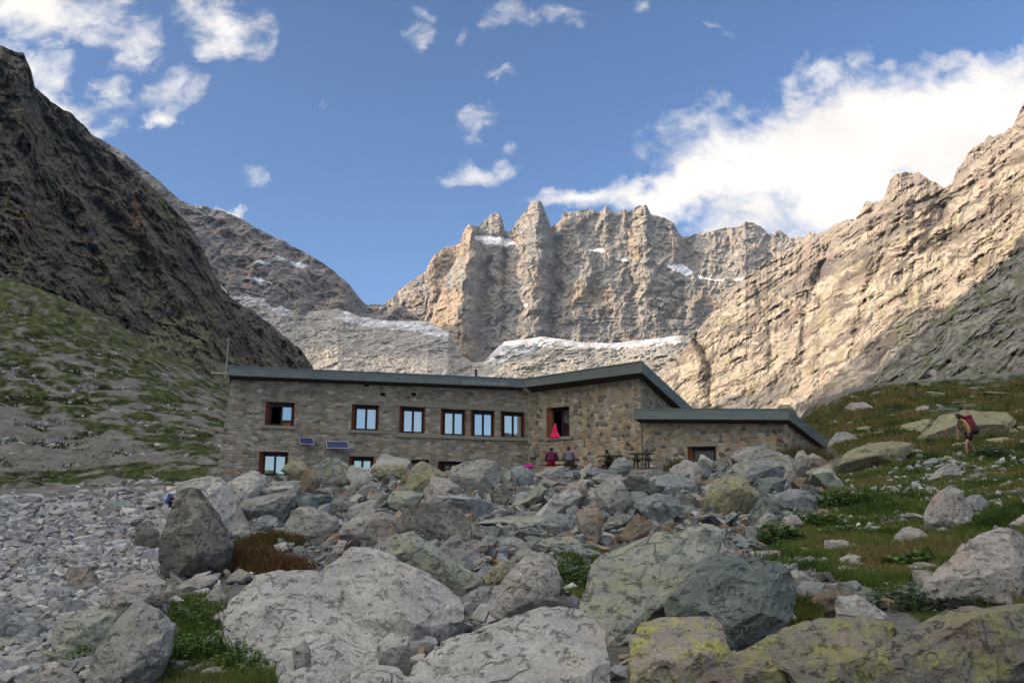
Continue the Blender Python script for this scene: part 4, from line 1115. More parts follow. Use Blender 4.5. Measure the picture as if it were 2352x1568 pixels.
B('pale knobbly flat stones above the dark wedge stone', 'pale', cL([(1755, 260), (1850, 218), (2002, 218), (1995, 272), (1800, 308)]), .6, None, 24)

# ------------------------------------------------------------------ smaller rocks, one object each, and the countless stones
def proto(seed, k=2, flat=.75, n=14):
    rs = np.random.RandomState(seed)
    P = rs.normal(size=(n, 3)); P /= np.linalg.norm(P, axis=1)[:, None]
    P *= rs.uniform(.72, 1.0, (n, 1)); P[:, 2] *= flat; P[:, 0] *= rs.uniform(.9, 1.5)
    V, Fc = hull(P * .5)
    if k > 0:
        V, Fc = chop(V, Fc, 1.0, seed, 5, .02, .10)
        V, Fc = weather(V, Fc, 1.0, seed, 1.0, .0 if k == 1 else .03)
    return V, Fc


PROTO = []
for i in range(12):
    V, Fc = proto(500 + i, 2, .62 + .1 * (i % 4), 8 + i % 4)
    me_o = new_mesh('rock', V, Fc, RM['grey'], True)
    me_o.data.set_sharp_from_angle(angle=math.radians(38))
    PROTO.append(me_o.data)
    bpy.data.objects.remove(me_o)

RUB = [(560, 1100), (700, 1082), (850, 1072), (1160, 1076), (1210, 1092), (1440, 1096), (1560, 1080), (1760, 1062), (1900, 1082), (1880, 1190), (1700, 1215), (1450, 1245), (1330, 1275), (1180, 1300), (1040, 1330), (760, 1270), (640, 1190)]
MEAD = [(1880, 1240), (1900, 1120), (1960, 1060), (2100, 1040), (2352, 1040), (2400, 1200), (2352, 1330), (2200, 1400), (1950, 1420), (1830, 1330), (1760, 1270)]
MEAD_TOP = [(1860, 950), (2010, 890), (2200, 868), (2400, 868), (2400, 1040), (2000, 1040), (1900, 1010)]
SCREE = [(0, 1150), (250, 1140), (360, 1170), (360, 1290), (240, 1330), (120, 1460), (0, 1500), (-60, 1400)]
FORE = [(380, 1300), (520, 1300), (500, 1400), (380, 1480), (560, 1560), (640, 1568), (100, 1568), (200, 1440)]
GAPS = [(1700, 1280), (1830, 1260), (1990, 1350), (2120, 1420), (1960, 1400), (1780, 1310)]
placed = []


def scatter(poly, count, smin, smax, kinds, label, group, name, seed, lo_y=0, crowd=.34, flat=1.0, sink=.25, power=2.0):
    rs = np.random.RandomState(seed)
    P = np.array(poly); x0, y0 = P.min(0); x1, y1 = P.max(0)
    made = 0; tries = 0
    while made < count and tries < count * 60:
        tries += 1
        x, y = rs.uniform(x0, x1), rs.uniform(y0, y1)
        if not inside(np.array([x]), np.array([y]), poly)[0]: continue
        Y = hit_ground(x, y)
        s = smin + (smax - smin) * rs.uniform() ** power
        s *= min(1.15, max(.5, Y / 25)) if poly is RUB else 1
        r = s * F / Y * .5
        if any(math.hypot(x - q[0], (y - q[1]) * 1.4) < crowd * 2 * (r + q[2]) * .8 for q in placed): continue
        # stay off the traced faces in front
        if any(tx0 + .22 * (tx1 - tx0) < x < tx1 - .22 * (tx1 - tx0) and ty0 + .25 * (ty1 - ty0) < y - r * .5 < ty1 - .10 * (ty1 - ty0) for tx0, ty0, tx1, ty1, tY in TRACED): continue
        placed.append((x, y, r))
        p = at(x, y, Y)
        o = bpy.data.objects.new(name, PROTO[rs.randint(len(PROTO))])
        COL.objects.link(o)
        o.location = (p[0], p[1], gz(p[:2])[0] + s * (.5 * .6 - sink))
        tl = .35 if flat > .9 else .12
        o.rotation_euler = (rs.normal() * tl, rs.normal() * tl, rs.uniform(0, 6.28))
        o.scale = (s * rs.uniform(.8, 1.25), s * rs.uniform(.8, 1.2), s * rs.uniform(.7, 1.1) * flat)
        o.material_slots[0].link = 'OBJECT'
        o.material_slots[0].material = RM[kinds[rs.randint(len(kinds))]]
        tag(o, label, name, group)
        made += 1


scatter(RUB, 170, .8, 2.3, ['grey', 'blue', 'blue', 'green', 'grey', 'grey', 'dark', 'brown', 'pink', 'green', 'dkgreen', 'blue', 'pale', 'rust'], 'angular grey block wedged among the rubble below the hut', 'loose blocks in the rubble below the hut', 'rock', 11, crowd=.24)
scatter(MEAD, 60, .22, .9, ['pale', 'pink', 'grey', 'pale'], 'pale stone half sunk in the grass of the meadow on the right', 'pale stones in the meadow', 'stone', 12, crowd=.5, flat=.8)
scatter(MEAD_TOP, 46, .8, 3.4, ['olive', 'grey', 'olive', 'pink'], 'lichen grey rock lying in the upper meadow under the skyline', 'rocks in the upper meadow', 'rock', 13, crowd=.42, flat=.7, sink=.30, power=1.4)
scatter(SCREE, 34, .3, .8, ['blue', 'pale', 'grey', 'pale', 'rust'], 'light grey rock among the scree on the far left', 'larger rocks on the scree', 'rock', 14, crowd=.5)
scatter(FORE, 14, .15, .4, ['pale', 'grey', 'pink'], 'small pale stone between the boulders in the left foreground', 'small stones in the left foreground', 'stone', 15, crowd=.5)


def stones(name, label, n, sampler, seed, lo=10, sizes=(.08, .35), cols=None):
    """countless small stones as one mesh"""
    rs = np.random.RandomState(seed)
    pr = [proto(900 + i, 0, .6 + .12 * (i % 3), lo) for i in range(9)]
    x, y = sampler(rs, n)
    Y = hit_many(x, y)
    P = at(x, y, Y); P[:, 2] = gz(P[:, :2])
    s = sizes[0] + (sizes[1] - sizes[0]) * rs.uniform(size=len(x)) ** 2.5
    s = s * np.clip(Y / 24, .55, 4.5)
    VV, FF, CC = [], [], []; off = 0
    for i in range(len(x)):
        V, Fc = pr[rs.randint(9)]
        a, b = rs.uniform(0, 6.28), rs.normal() * .5
        R = np.array(Matrix.Rotation(a, 3, 'Z') @ Matrix.Rotation(b, 3, 'X'))
        q = (V * rs.uniform(.75, 1.25, 3)) @ R.T * s[i]
        VV.append(q + P[i] + [0, 0, s[i] * .12]); FF.append(Fc + off); off += len(V)
        c = np.array(cols[rs.randint(len(cols))]) * rs.uniform(.7, 1.2)
        CC.append(np.tile(c, (len(V), 1)))
    o = new_mesh(name, np.concatenate(VV), np.concatenate(FF), M_STONES, False, None, {'Col': np.concatenate(CC)})
    tag(o, label, 'stones', kind='stuff')
    return o


m, T = new_mat('loose_stones')
a = T.n('ShaderNodeAttribute', attribute_name='Col').outputs['Color']
co = T.n('ShaderNodeTexCoord').outputs['Object']
k = T.math('MULTIPLY', T.math('MULTIPLY_ADD', T.noise(co, 7.0, 6.0, .7), 1.0, .5), T.math('MULTIPLY_ADD', T.noise(co, 40.0, 3.0, .7), .7, .65))
v = T.n('ShaderNodeVectorMath', operation='SCALE'); T.set(v, 0, a); T.set(v, 'Scale', k)
principled(T, v.outputs[0], .92, bump(T, T.noise(co, 22.0, 5.0, .7), .7, .03), .15)
M_STONES = m
GREYS = [(.36, .36, .35), (.30, .31, .31), (.42, .41, .39), (.25, .25, .245), (.33, .315, .29), (.22, .235, .235)]


def in_poly(poly, ypow=1.0):
    def f(rs, n):
        P = np.array(poly); x0, y0 = P.min(0); x1, y1 = P.max(0)
        xs, ys = np.zeros(0), np.zeros(0)
        while len(xs) < n:
            x = rs.uniform(x0, x1, n * 2); y = y0 + (y1 - y0) * rs.uniform(0, 1, n * 2) ** ypow
            k = inside(x, y, poly)
            xs = np.concatenate([xs, x[k]]); ys = np.concatenate([ys, y[k]])
        return xs[:n], ys[:n]
    return f


stones('scree', 'field of countless small grey stones covering the flat on the left', 9000, in_poly([(-120, 1128), (120, 1122), (450, 1112), (480, 1150), (380, 1200), (370, 1330), (260, 1400), (200, 1568), (-160, 1568)]), 21, 10, (.14, .55), GREYS)
stones('rubble', 'small broken stones filling the gaps between the boulders', 4600, in_poly([(380, 1300), (520, 1200), (560, 1085), (850, 1072), (1160, 1076), (1210, 1088), (1440, 1092), (1560, 1078), (1760, 1062), (1900, 1082), (1900, 1200), (1720, 1270), (1860, 1300), (2040, 1400), (1850, 1420), (1500, 1330), (900, 1310)]), 22, 10, (.14, .66), [(.20, .205, .20), (.24, .25, .24), (.16, .17, .165), (.28, .28, .265), (.13, .135, .13), (.21, .22, .21), (.18, .19, .175), (.25, .245, .225)] + [(.28, .2, .13), (.15, .15, .14), (.17, .19, .185)])
stones('foreground_stones', 'few small stones lying between the big slabs in front', 700, in_poly([(380, 1300), (900, 1310), (1500, 1330), (1850, 1420), (1700, 1568), (330, 1568)]), 25, 10, (.12, .6), GREYS + [(.30, .22, .15)])
stones('slope_scree', 'grey scree fan low on the slope at the left', 3000, in_poly([(-60, 945), (60, 960), (150, 945), (260, 1010), (420, 1050), (330, 1085), (-60, 1095)]), 26, 9, (.06, .24), GREYS)
stones('slope_stones', 'stones strewn over the turf slope on the left', 3000, in_poly([(-60, 700), (0, 690), (300, 830), (520, 930), (530, 1085), (400, 1112), (-60, 1120)], .8), 23, 9, (.09, .42), [(.30, .295, .275), (.25, .245, .23), (.35, .34, .32), (.20, .195, .18)])
stones('meadow_stones', 'little stones scattered through the meadow grass', 2200, in_poly(MEAD + [(1700, 1270)]), 24, 9, (.08, .42), GREYS)

# ------------------------------------------------------------------ grass and plants
m, T = new_mat('grass_blades')
a = T.n('ShaderNodeAttribute', attribute_name='Col').outputs['Color']
b = T.n('ShaderNodeBsdfPrincipled'); T.set(b, 'Base Color', a); T.set(b, 'Roughness', .7); T.set(b, 'Specular IOR Level', .2)
tr = T.n('ShaderNodeBsdfTranslucent'); T.set(tr, 'Color', a)
mx = T.n('ShaderNodeMixShader'); T.set(mx, 0, .3); T.t.links.new(b.outputs[0], mx.inputs[1]); T.t.links.new(tr.outputs[0], mx.inputs[2])
o_ = T.n('ShaderNodeOutputMaterial'); T.t.links.new(mx.outputs[0], o_.inputs['Surface'])
M_BLADE = m


def blades(P, hgt, wid, rs, lean=.5, spine=False):
    """bent blades: five points each"""
    n = len(P)
    a = rs.uniform(0, 6.283, n); d = np.stack([np.cos(a), np.sin(a), a * 0], -1)
    la = rs.uniform(0, 6.283, n); ln = np.stack([np.cos(la), np.sin(la), la * 0], -1) * (rs.uniform(.1, 1, n) * lean * hgt)[:, None]
    up = np.array([0, 0, 1.0])
    b0 = P - d * wid[:, None] * .5; b1 = P + d * wid[:, None] * .5
    mid = P + up * (hgt * .6)[:, None] + ln * .35
    m0 = mid - d * wid[:, None] * .38; m1 = mid + d * wid[:, None] * .38
    tip = P + up * (hgt * .95)[:, None] + ln
    V = np.stack([b0, b1, m0, m1, tip], 1).reshape(-1, 3)
    if spine:
        return V, ln
    k = np.arange(n) * 5
    Fc = np.concatenate([np.stack([k, k + 1, k + 3], 1), np.stack([k, k + 3, k + 2], 1), np.stack([k + 2, k + 3, k + 4], 1)])
    return V, Fc


def grass_field(name, label, n, sampler, seed, h=(.10, .32), cols=None, clump=.5, csize=2.5, hi=90, off=0.0):
    rs = np.random.RandomState(seed)
    x, y = sampler(rs, n * 2)
    Y = hit_many(x, y, hi=hi)
    P = at(x, y, Y); P[:, 2] = gz(P[:, :2])
    q = np.stack([P[:, 0], P[:, 1], P[:, 0] * 0], -1)
    keep = fbm(q / csize + off, 4, .6) + rs.uniform(-.15, .15, len(P)) > -.5 + clump
    P = P[keep][:n]; Y = Y[keep][:n]; q = q[keep][:n]
    # several blades to a tuft
    k = 4
    P = np.repeat(P, k, 0) + rs.normal(size=(len(P) * k, 3)) * [.05, .05, 0] * np.repeat(np.clip(Y / 15, .6, 9), k)[:, None]
    Yk = np.repeat(Y, k)
    hh = (h[0] + (h[1] - h[0]) * rs.uniform(size=len(P))) * np.clip(1 + fbm(P * [.6, .6, 0], 3), .5, 1.6)
    V, Fc = blades(P, hh, np.clip(.012 * Yk / 9, .010, .22) * rs.uniform(.7, 1.4, len(P)), rs, .7)
    t = np.clip(.5 + fbm(P * [.45, .45, 0] + 5, 4, .6) * 1.1 + rs.normal(size=len(P)) * .12, 0, .999)
    cc = np.array(cols); f = t * (len(cc) - 1); i = f.astype(int); f = (f - i)[:, None]
    c = cc[i] * (1 - f) + cc[np.minimum(i + 1, len(cc) - 1)] * f
    o = new_mesh(name, V, Fc, M_BLADE, True, None, {'Col': np.repeat(c, 5, 0)})
    tag(o, label, 'grass', kind='stuff')


MGRASS = [(.035, .070, .014), (.075, .125, .024), (.12, .17, .036), (.16, .175, .05), (.21, .17, .07)]
grass_field('meadow_grass', 'short green and straw grass of the meadow on the right', 26000, in_poly([(1730, 1290), (1880, 1200), (1890, 1100), (1960, 1050), (2400, 1030), (2400, 1420), (2352, 1420), (2240, 1420), (2110, 1430), (1900, 1330)]), 31, (.06, .19), MGRASS, .42)
grass_field('upper_meadow_grass', 'rough grass of the upper meadow below the skyline', 12000, in_poly([(1840, 955), (2010, 884), (2200, 862), (2420, 862), (2420, 1050), (1960, 1056), (1880, 1010)]), 32, (.12, .28), [(.055, .075, .02), (.11, .125, .035), (.16, .15, .05), (.22, .14, .065)], .36, 5.0)
grass_field('boulder_grass', 'green tufts growing in the pockets between the foreground boulders', 5200, lambda rs, n: tuple(np.concatenate(v) for v in zip(*[in_poly(p)(rs, max(4, int(n * w))) for p, w in zip(GRASS_PX[1:7] + [[(1700, 1250), (1790, 1200), (1830, 1240), (1760, 1290)]], (.14, .16, .34, .06, .1, .1, .1))])), 33, (.04, .13), MGRASS, .22)
grass_field('bottom_grass', 'mossy grass along the lichen rocks at the bottom right', 4200, lambda rs, n: tuple(np.concatenate(v) for v in zip(*[in_poly(p)(rs, max(4, int(n * w))) for p, w in zip([[(1740, 1460), (1830, 1400), (1900, 1410), (1870, 1440), (1770, 1475)], [(1950, 1500), (2020, 1470), (2000, 1520)], [(2150, 1568), (2352, 1480), (2400, 1568)], [(1470, 1568), (1480, 1500), (1600, 1500), (1640, 1568)]], (.3, .2, .3, .2))])), 34, (.06, .18), [(.05, .07, .015), (.12, .13, .03), (.18, .17, .04)], .1)


grass_field('slope_turf', 'dark green turf tussocks on the slope at the left', 15000, in_poly([(-80, 560), (0, 620), (300, 770), (530, 890), (535, 1085), (420, 1105), (-80, 1120)], .75), 35, (.25, .75), [(.014, .022, .006), (.03, .042, .010), (.06, .068, .018), (.095, .10, .03)], .50, 6.0, 330, 3.0)


def leafy(name, label, cat, x, y, spread, h, n, cols, group, seed, leaf=.09, kind='leaf'):
    rs = np.random.RandomState(seed)
    Y = hit_ground(x, y)
    c = at(x, y, Y); c[2] = gz(c[:2])[0] - .03
    # stems
    ns = max(10, n // 6)
    sp = np.clip(rs.normal(size=(ns, 2)), -1.5, 1.5) * spread * .36
    base = np.stack([sp[:, 0], sp[:, 1], gz(c[:2] + sp) - c[2]], -1)
    hh = h * rs.uniform(.5, 1.0, ns) * np.clip(1.15 - np.linalg.norm(sp, axis=1) / spread * .6, .4, 1.1)
    st_ = rs.get_state()
    V, Fc = blades(base, hh, np.full(ns, .012 * max(1, Y / 12)), rs, .4)
    end_ = rs.get_state(); rs.set_state(st_)
    _, ln = blades(base, hh, np.full(ns, .01), rs, .4, True)
    rs.set_state(end_)
    # runners that join the stems at the ground
    R, RF = [], []
    for i in range(ns):
        j = int(np.argmin(np.where(np.arange(ns) < i, np.linalg.norm(base - base[i], axis=1), 1e9))) if i else 0
        a_, b_ = base[i], base[j]; wv = np.array([.0, .0, .02 * max(1, Y / 12)])
        o_ = len(V) + len(R); R += [a_ - wv, b_ - wv, b_ + wv, a_ + wv]; RF += [[o_, o_ + 1, o_ + 2], [o_, o_ + 2, o_ + 3]]
    V = np.concatenate([V, np.array(R)]); Fc = np.concatenate([Fc, np.array(RF)])
    V0, F0 = V, Fc
    if kind == 'leaf':
        k = rs.randint(ns, size=n)
        fr_ = rs.uniform(.12, 1.0, n)
        on = np.where((fr_ < .6)[:, None], base[k] + (np.array([0, 0, 1.0]) * hh[k][:, None] * .6 + ln[k] * .35) * (fr_ / .6)[:, None], base[k] + np.array([0, 0, 1.0]) * hh[k][:, None] * (.6 + .35 * (fr_ - .6) / .4)[:, None] + ln[k] * (.35 + .65 * (fr_ - .6) / .4)[:, None])
        p = on
        a = rs.uniform(0, 6.283, n); el = rs.uniform(-.2, .7, n)
        d = np.stack([np.cos(a) * np.cos(el), np.sin(a) * np.cos(el), np.sin(el)], -1)
        s = np.cross(d, [0, 0, 1.0]); s /= np.linalg.norm(s, axis=1)[:, None]
        L = leaf * rs.uniform(.7, 1.7, n)[:, None]
        V = np.stack([p, p + d * L * .5 + s * L * .34, p + d * L - [0, 0, .15] * L, p + d * L * .5 - s * L * .34], 1).reshape(-1, 3)
        k4 = np.arange(n) * 4
        Fc = np.stack([k4, k4 + 1, k4 + 2, k4 + 3], 1)
        rep = 4
    else:
        k = rs.randint(ns, size=n)
        p = base[k] + np.stack([rs.normal(size=n) * spread * .16, rs.normal(size=n) * spread * .16, np.zeros(n)], -1)
        V, Fc = blades(p, h * rs.uniform(.35, .95, n) * np.clip(1.1 - .5 * np.linalg.norm(p[:, :2], axis=1) / spread, .4, 1), np.full(n, leaf * .11), rs, 1.0)
        rep = 5
    t = rs.uniform(0, .999, n) * (len(cols) - 1); i = t.astype(int); f = (t - i)[:, None]; cc = np.array(cols)
    c_ = cc[i] * (1 - f) + cc[i + 1] * f
    stem_c = np.tile(np.array(cols[0]) * .9, (len(V0), 1))
    tri = np.concatenate([Fc[:, [0, 1, 2]], Fc[:, [0, 2, 3]]]) if Fc.shape[1] == 4 else Fc
    o = new_mesh(name, np.concatenate([V0, V]), np.concatenate([F0, tri + len(V0)]), M_BLADE, True, None, {'Col': np.concatenate([stem_c, np.repeat(c_, rep, 0)])})
    o.location = c
    tag(o, label, cat, group)


RUST = [(.10, .045, .022), (.15, .065, .03), (.12, .085, .03), (.07, .075, .022)]
LEAF = [(.03, .075, .016), (.06, .125, .026), (.10, .17, .04), (.17, .21, .06)]
SILV = [(.06, .10, .06), (.12, .17, .12), (.20, .25, .19)]
leafy('shrub', 'rust brown heathy shrub right of the dark mottled boulder', 'shrub', 530, 1300, 1.15, .42, 3200, RUST, 'rust brown shrubs', 41, .16, 'blade')
leafy('shrub', 'rust and green shrub tucked below the grey stone in the left rubble', 'shrub', 615, 1258, 1.0, .42, 2600, RUST[1:] + LEAF[:2], 'rust brown shrubs', 42, .16, 'blade')
leafy('shrub', 'small dark rust shrub between the rusty shrub and the rough boulder', 'shrub', 645, 1310, .6, .28, 1600, RUST, 'rust brown shrubs', 43, .14, 'blade')
leafy('shrub', 'dull brown bush growing against the end wall of the annex', 'shrub', 1835, 1062, 2.0, 1.0, 1400, [(.09, .085, .03), (.12, .10, .045), (.08, .09, .03)], None, 44, .35, 'blade')
leafy('shrub', 'yellow brown tuft in front of the annex window', 'shrub', 1575, 1082, 1.4, .8, 900, [(.10, .09, .03), (.14, .10, .04), (.06, .08, .02)], None, 45, .30, 'blade')
for k_, (px_, py_, sp_, h_, nn, lb) in enumerate([(1950, 1165, 1.4, .55, 1300, 'large dark green leafy clump in the upper part of the meadow'), (1870, 1215, .9, .4, 800, 'leafy green clump left of the large clump in the meadow'), (1790, 1245, .7, .4, 420, 'bright green leafy clump near the right end of the leaning slab'),
                                                  (1935, 1240, .7, .28, 600, 'low leafy green plant in the middle of the meadow'), (2100, 1295, .6, .2, 420, 'green leafy patch below the rounded pale rock'), (1330, 1345, .7, .35, 520, 'dense bright green plant between the pale block and the leaning slab'),
                                                  (455, 1430, .55, .3, 420, 'green leafy plant in front of the flat pale slab on the left'), (460, 1525, .7, .34, 620, 'lush green plant at the bottom left beside the ridged boulder'), (560, 1555, .5, .25, 320, 'small leafy plant at the bottom edge left of the huge slab'), (170, 1530, .4, .25, 260, 'small green plant at the bottom edge left of the ridged boulder')]):
    leafy('plant', lb, 'plant', px_, py_, sp_, h_, nn, LEAF, 'green leafy plants', 50 + k_, .042 if py_ > 1300 else .10)
leafy('plant', 'silvery leaved plant beside the cream streaked rock', 'plant', 2080, 1400, .6, .32, 420, SILV, None, 70, .06)
leafy('plant', 'pale green plant by the path just right of the hiker', 'plant', 2275, 1052, 1.0, .45, 320, SILV[:2] + LEAF[2:3], None, 71, .16)

# ------------------------------------------------------------------ the hut
class Plane:
    """a vertical plane through two plan points; places are (s along, z up, o out towards the viewer)"""
    def __init__(self, p0, p1):
        self.p0 = np.array(p0, float); d = np.array(p1, float) - self.p0
        self.len = float(np.linalg.norm(d)); self.d = d / self.len
        self.n = np.array([self.d[1], -self.d[0]])          # faces the viewer (towards -y)

    def sz(self, x, y, o=0.0):
        dx, dy, dz = px_dir(x, y)
        q = self.p0 + self.n * o
        v = np.array([dx, dy]); A = np.array([[v[0], -self.d[0]], [v[1], -self.d[1]]])
        k, s = np.linalg.solve(A, q)
        return float(s), float(CAM[2] + dz * k)

    def w(self, s, z, o=0.0):
        q = self.p0 + self.d * s + self.n * o
        return (q[0], q[1], z)


def plan(x, Y):
    return ((x - 1176.0) / F * Y * 1.006, Y)


def box_faces(V, F_, pts8):
    """eight corners: bottom ring of four then top ring of four"""
    o = len(V); V += [tuple(p) for p in pts8]
    F_ += [[o, o + 3, o + 2, o + 1], [o + 4, o + 5, o + 6, o + 7]] + [[o + i, o + (i + 1) % 4, o + 4 + (i + 1) % 4, o + 4 + i] for i in range(4)]


def pbox(V, F_, pl, s0, s1, z0, z1, o0, o1):
    box_faces(V, F_, [pl.w(s0, z0, o1), pl.w(s1, z0, o1), pl.w(s1, z0, o0), pl.w(s0, z0, o0), pl.w(s0, z1, o1), pl.w(s1, z1, o1), pl.w(s1, z1, o0), pl.w(s0, z1, o0)])


def rebase(o, org):
    """move a mesh made in place so that its origin is at its base"""
    me = o.data
    co = np.zeros(len(me.vertices) * 3, np.float32); me.vertices.foreach_get('co', co)
    co = co.reshape(-1, 3) - np.asarray(org, np.float32)
    me.vertices.foreach_set('co', co.ravel()); me.update()
    return o


HUT_ORG = np.array([0.0, 50.0, 3.0])


def part(name, V, F_, mat, parent, smooth=False, org=None, uv=None):
    o = new_mesh(name, V, F_, mat, smooth, parent)
    rebase(o, HUT_ORG if org is None else org)
    return o


def mat_stone(name, warm, sx, sy, tones, mortar):
    m, T = new_mat(name)
    uvn = T.n('ShaderNodeUVMap').outputs[0]
    wn = T.n('ShaderNodeTexNoise'); T.set(wn, 'Vector', uvn); T.set(wn, 'Scale', 2.2); T.set(wn, 'Detail', 3.0)
    wsub = T.n('ShaderNodeVectorMath', operation='SUBTRACT'); T.set(wsub, 0, wn.outputs['Color']); T.set(wsub, 1, (.5, .5, .5))
    wsc = T.n('ShaderNodeVectorMath', operation='SCALE'); T.set(wsc, 0, wsub.outputs[0]); T.set(wsc, 'Scale', .22)
    wad = T.n('ShaderNodeVectorMath', operation='ADD'); T.set(wad, 0, uvn); T.set(wad, 1, wsc.outputs[0])
    mp = T.vmap(wad.outputs[0], scale=(1 / sx, 1 / sy, 1))
    v1 = T.n('ShaderNodeTexVoronoi', voronoi_dimensions='2D', feature='F1'); T.set(v1, 'Vector', mp); T.set(v1, 'Scale', 1.0); T.set(v1, 'Randomness', .95)
    v2 = T.n('ShaderNodeTexVoronoi', voronoi_dimensions='2D', feature='DISTANCE_TO_EDGE'); T.set(v2, 'Vector', mp); T.set(v2, 'Scale', 1.0); T.set(v2, 'Randomness', .95)
    sp = T.n('ShaderNodeSeparateColor'); T.set(sp, 0, v1.outputs['Color'])
    ramp = T.n('ShaderNodeValToRGB'); T.set(ramp, 0, sp.outputs[0])
    ramp.color_ramp.interpolation = 'CONSTANT'
    for i, c in enumerate(tones):
        e = ramp.color_ramp.elements[i] if i < 2 else ramp.color_ramp.elements.new(i / len(tones))
        e.position = i / len(tones); e.color = (*c, 1)
    mid = T.noise(uvn, 9.0, 6.0, .7); big = T.noise(uvn, .55, 4.0, .6)
    k = T.math('MULTIPLY', T.math('MULTIPLY_ADD', sp.outputs[1], .7, .65), T.math('MULTIPLY_ADD', mid, .9, .55))
    sc_ = T.n('ShaderNodeVectorMath', operation='SCALE'); T.set(sc_, 0, ramp.outputs[0]); T.set(sc_, 'Scale', k)
    stk = T.noise(T.vmap(uvn, scale=(1.6, .22, 1)), 1.0, 5.0, .6)
    sc2 = T.n('ShaderNodeVectorMath', operation='SCALE'); T.set(sc2, 0, sc_.outputs[0]); T.set(sc2, 'Scale', T.math('MULTIPLY_ADD', T.smooth(stk, .35, .62), .30, .78)); sc_ = sc2
    gap = T.smooth(v2.outputs['Distance'], .02, .10)
    c = T.mix(gap, mortar, sc_.outputs[0])
    c = T.mix(T.math('MULTIPLY', T.smooth(big, .45, .7), .35), c, warm)
    h = T.math('ADD', T.math('MULTIPLY', T.smooth(v2.outputs['Distance'], 0, .25), .6), T.math('MULTIPLY', mid, .5))
    h = T.math('ADD', h, T.math('MULTIPLY', sp.outputs[2], .5))
    principled(T, c, .92, bump(T, h, .7, .04), .15)
    return m


M_WALL_L = mat_stone('grey_rubble_masonry', (.30, .265, .19), .40, .15, [(.32, .295, .235), (.27, .25, .205), (.37, .335, .265), (.19, .178, .15), (.31, .265, .195), (.34, .325, .28), (.28, .215, .15), (.30, .275, .215)], (.285, .25, .185))
M_WALL_R = mat_stone('brown_rubble_masonry', (.33, .27, .19), .30, .23, [(.31, .27, .21), (.36, .26, .16), (.24, .22, .185), (.38, .34, .265), (.14, .13, .115), (.33, .28, .20), (.27, .255, .215), (.36, .29, .19)], (.33, .28, .205))
M_FASCIA, T = new_mat('weathered_zinc')
co = T.n('ShaderNodeTexCoord').outputs['Object']
n_ = T.noise(T.vmap(co, scale=(.5, .5, 3.0)), 2.2, 6.0, .65)
principled(T, T.mix(T.smooth(n_, .35, .7), (.135, .165, .158), (.19, .22, .212)), .55, None, .35, .25)
M_SOFFIT = mat_plain('dark_timber_soffit', (.045, .04, .033), .8)
M_WOODR = mat_plain('red_brown_painted_wood', (.19, .060, .026), .6, .3, .3, 6)
M_WOODD = mat_plain('dark_stained_wood', (.022, .014, .011), .6, .3, .3, 6)
M_SILL = mat_plain('concrete', (.27, .245, .19), .9, .2, .2, 5, 0, .02)
M_DARKIN = mat_plain('dark_room_interior', (.012, .011, .010), .9, .1)
M_CURTAIN = mat_plain('white_curtain', (.50, .49, .46), .9, .1, .08, 3)
M_GLASS, T = new_mat('window_glass')
gb = T.n('ShaderNodeBsdfGlossy'); T.set(gb, 'Color', (.86, .9, .92)); T.set(gb, 'Roughness', .02)
tb = T.n('ShaderNodeBsdfTransparent'); T.set(tb, 'Color', (.80, .85, .85))
fr = T.n('ShaderNodeMixShader'); T.set(fr, 0, .52); T.t.links.new(tb.outputs[0], fr.inputs[1]); T.t.links.new(gb.outputs[0], fr.inputs[2])
oo = T.n('ShaderNodeOutputMaterial'); T.t.links.new(fr.outputs[0], oo.inputs['Surface'])
M_METAL = mat_plain('galvanised_metal', (.42, .42, .41), .45, .5, .1, 8, .6)

LCp, Jp, RCp = plan(530, 42.0), plan(1212, 49.5), plan(1470, 44.0)
PL = Plane(LCp, Jp)
PR = Plane(Jp, RCp)
AL, AR = plan(1462, 43.4), plan(1803, 41.6)
PA = Plane(AL, AR)

hut = empty('mountain_hut', tuple(HUT_ORG), 'long stone mountain hut with grey green roof edge and a lower annex', 'hut')


def hut_child(o):
    o.parent = hut
    return o


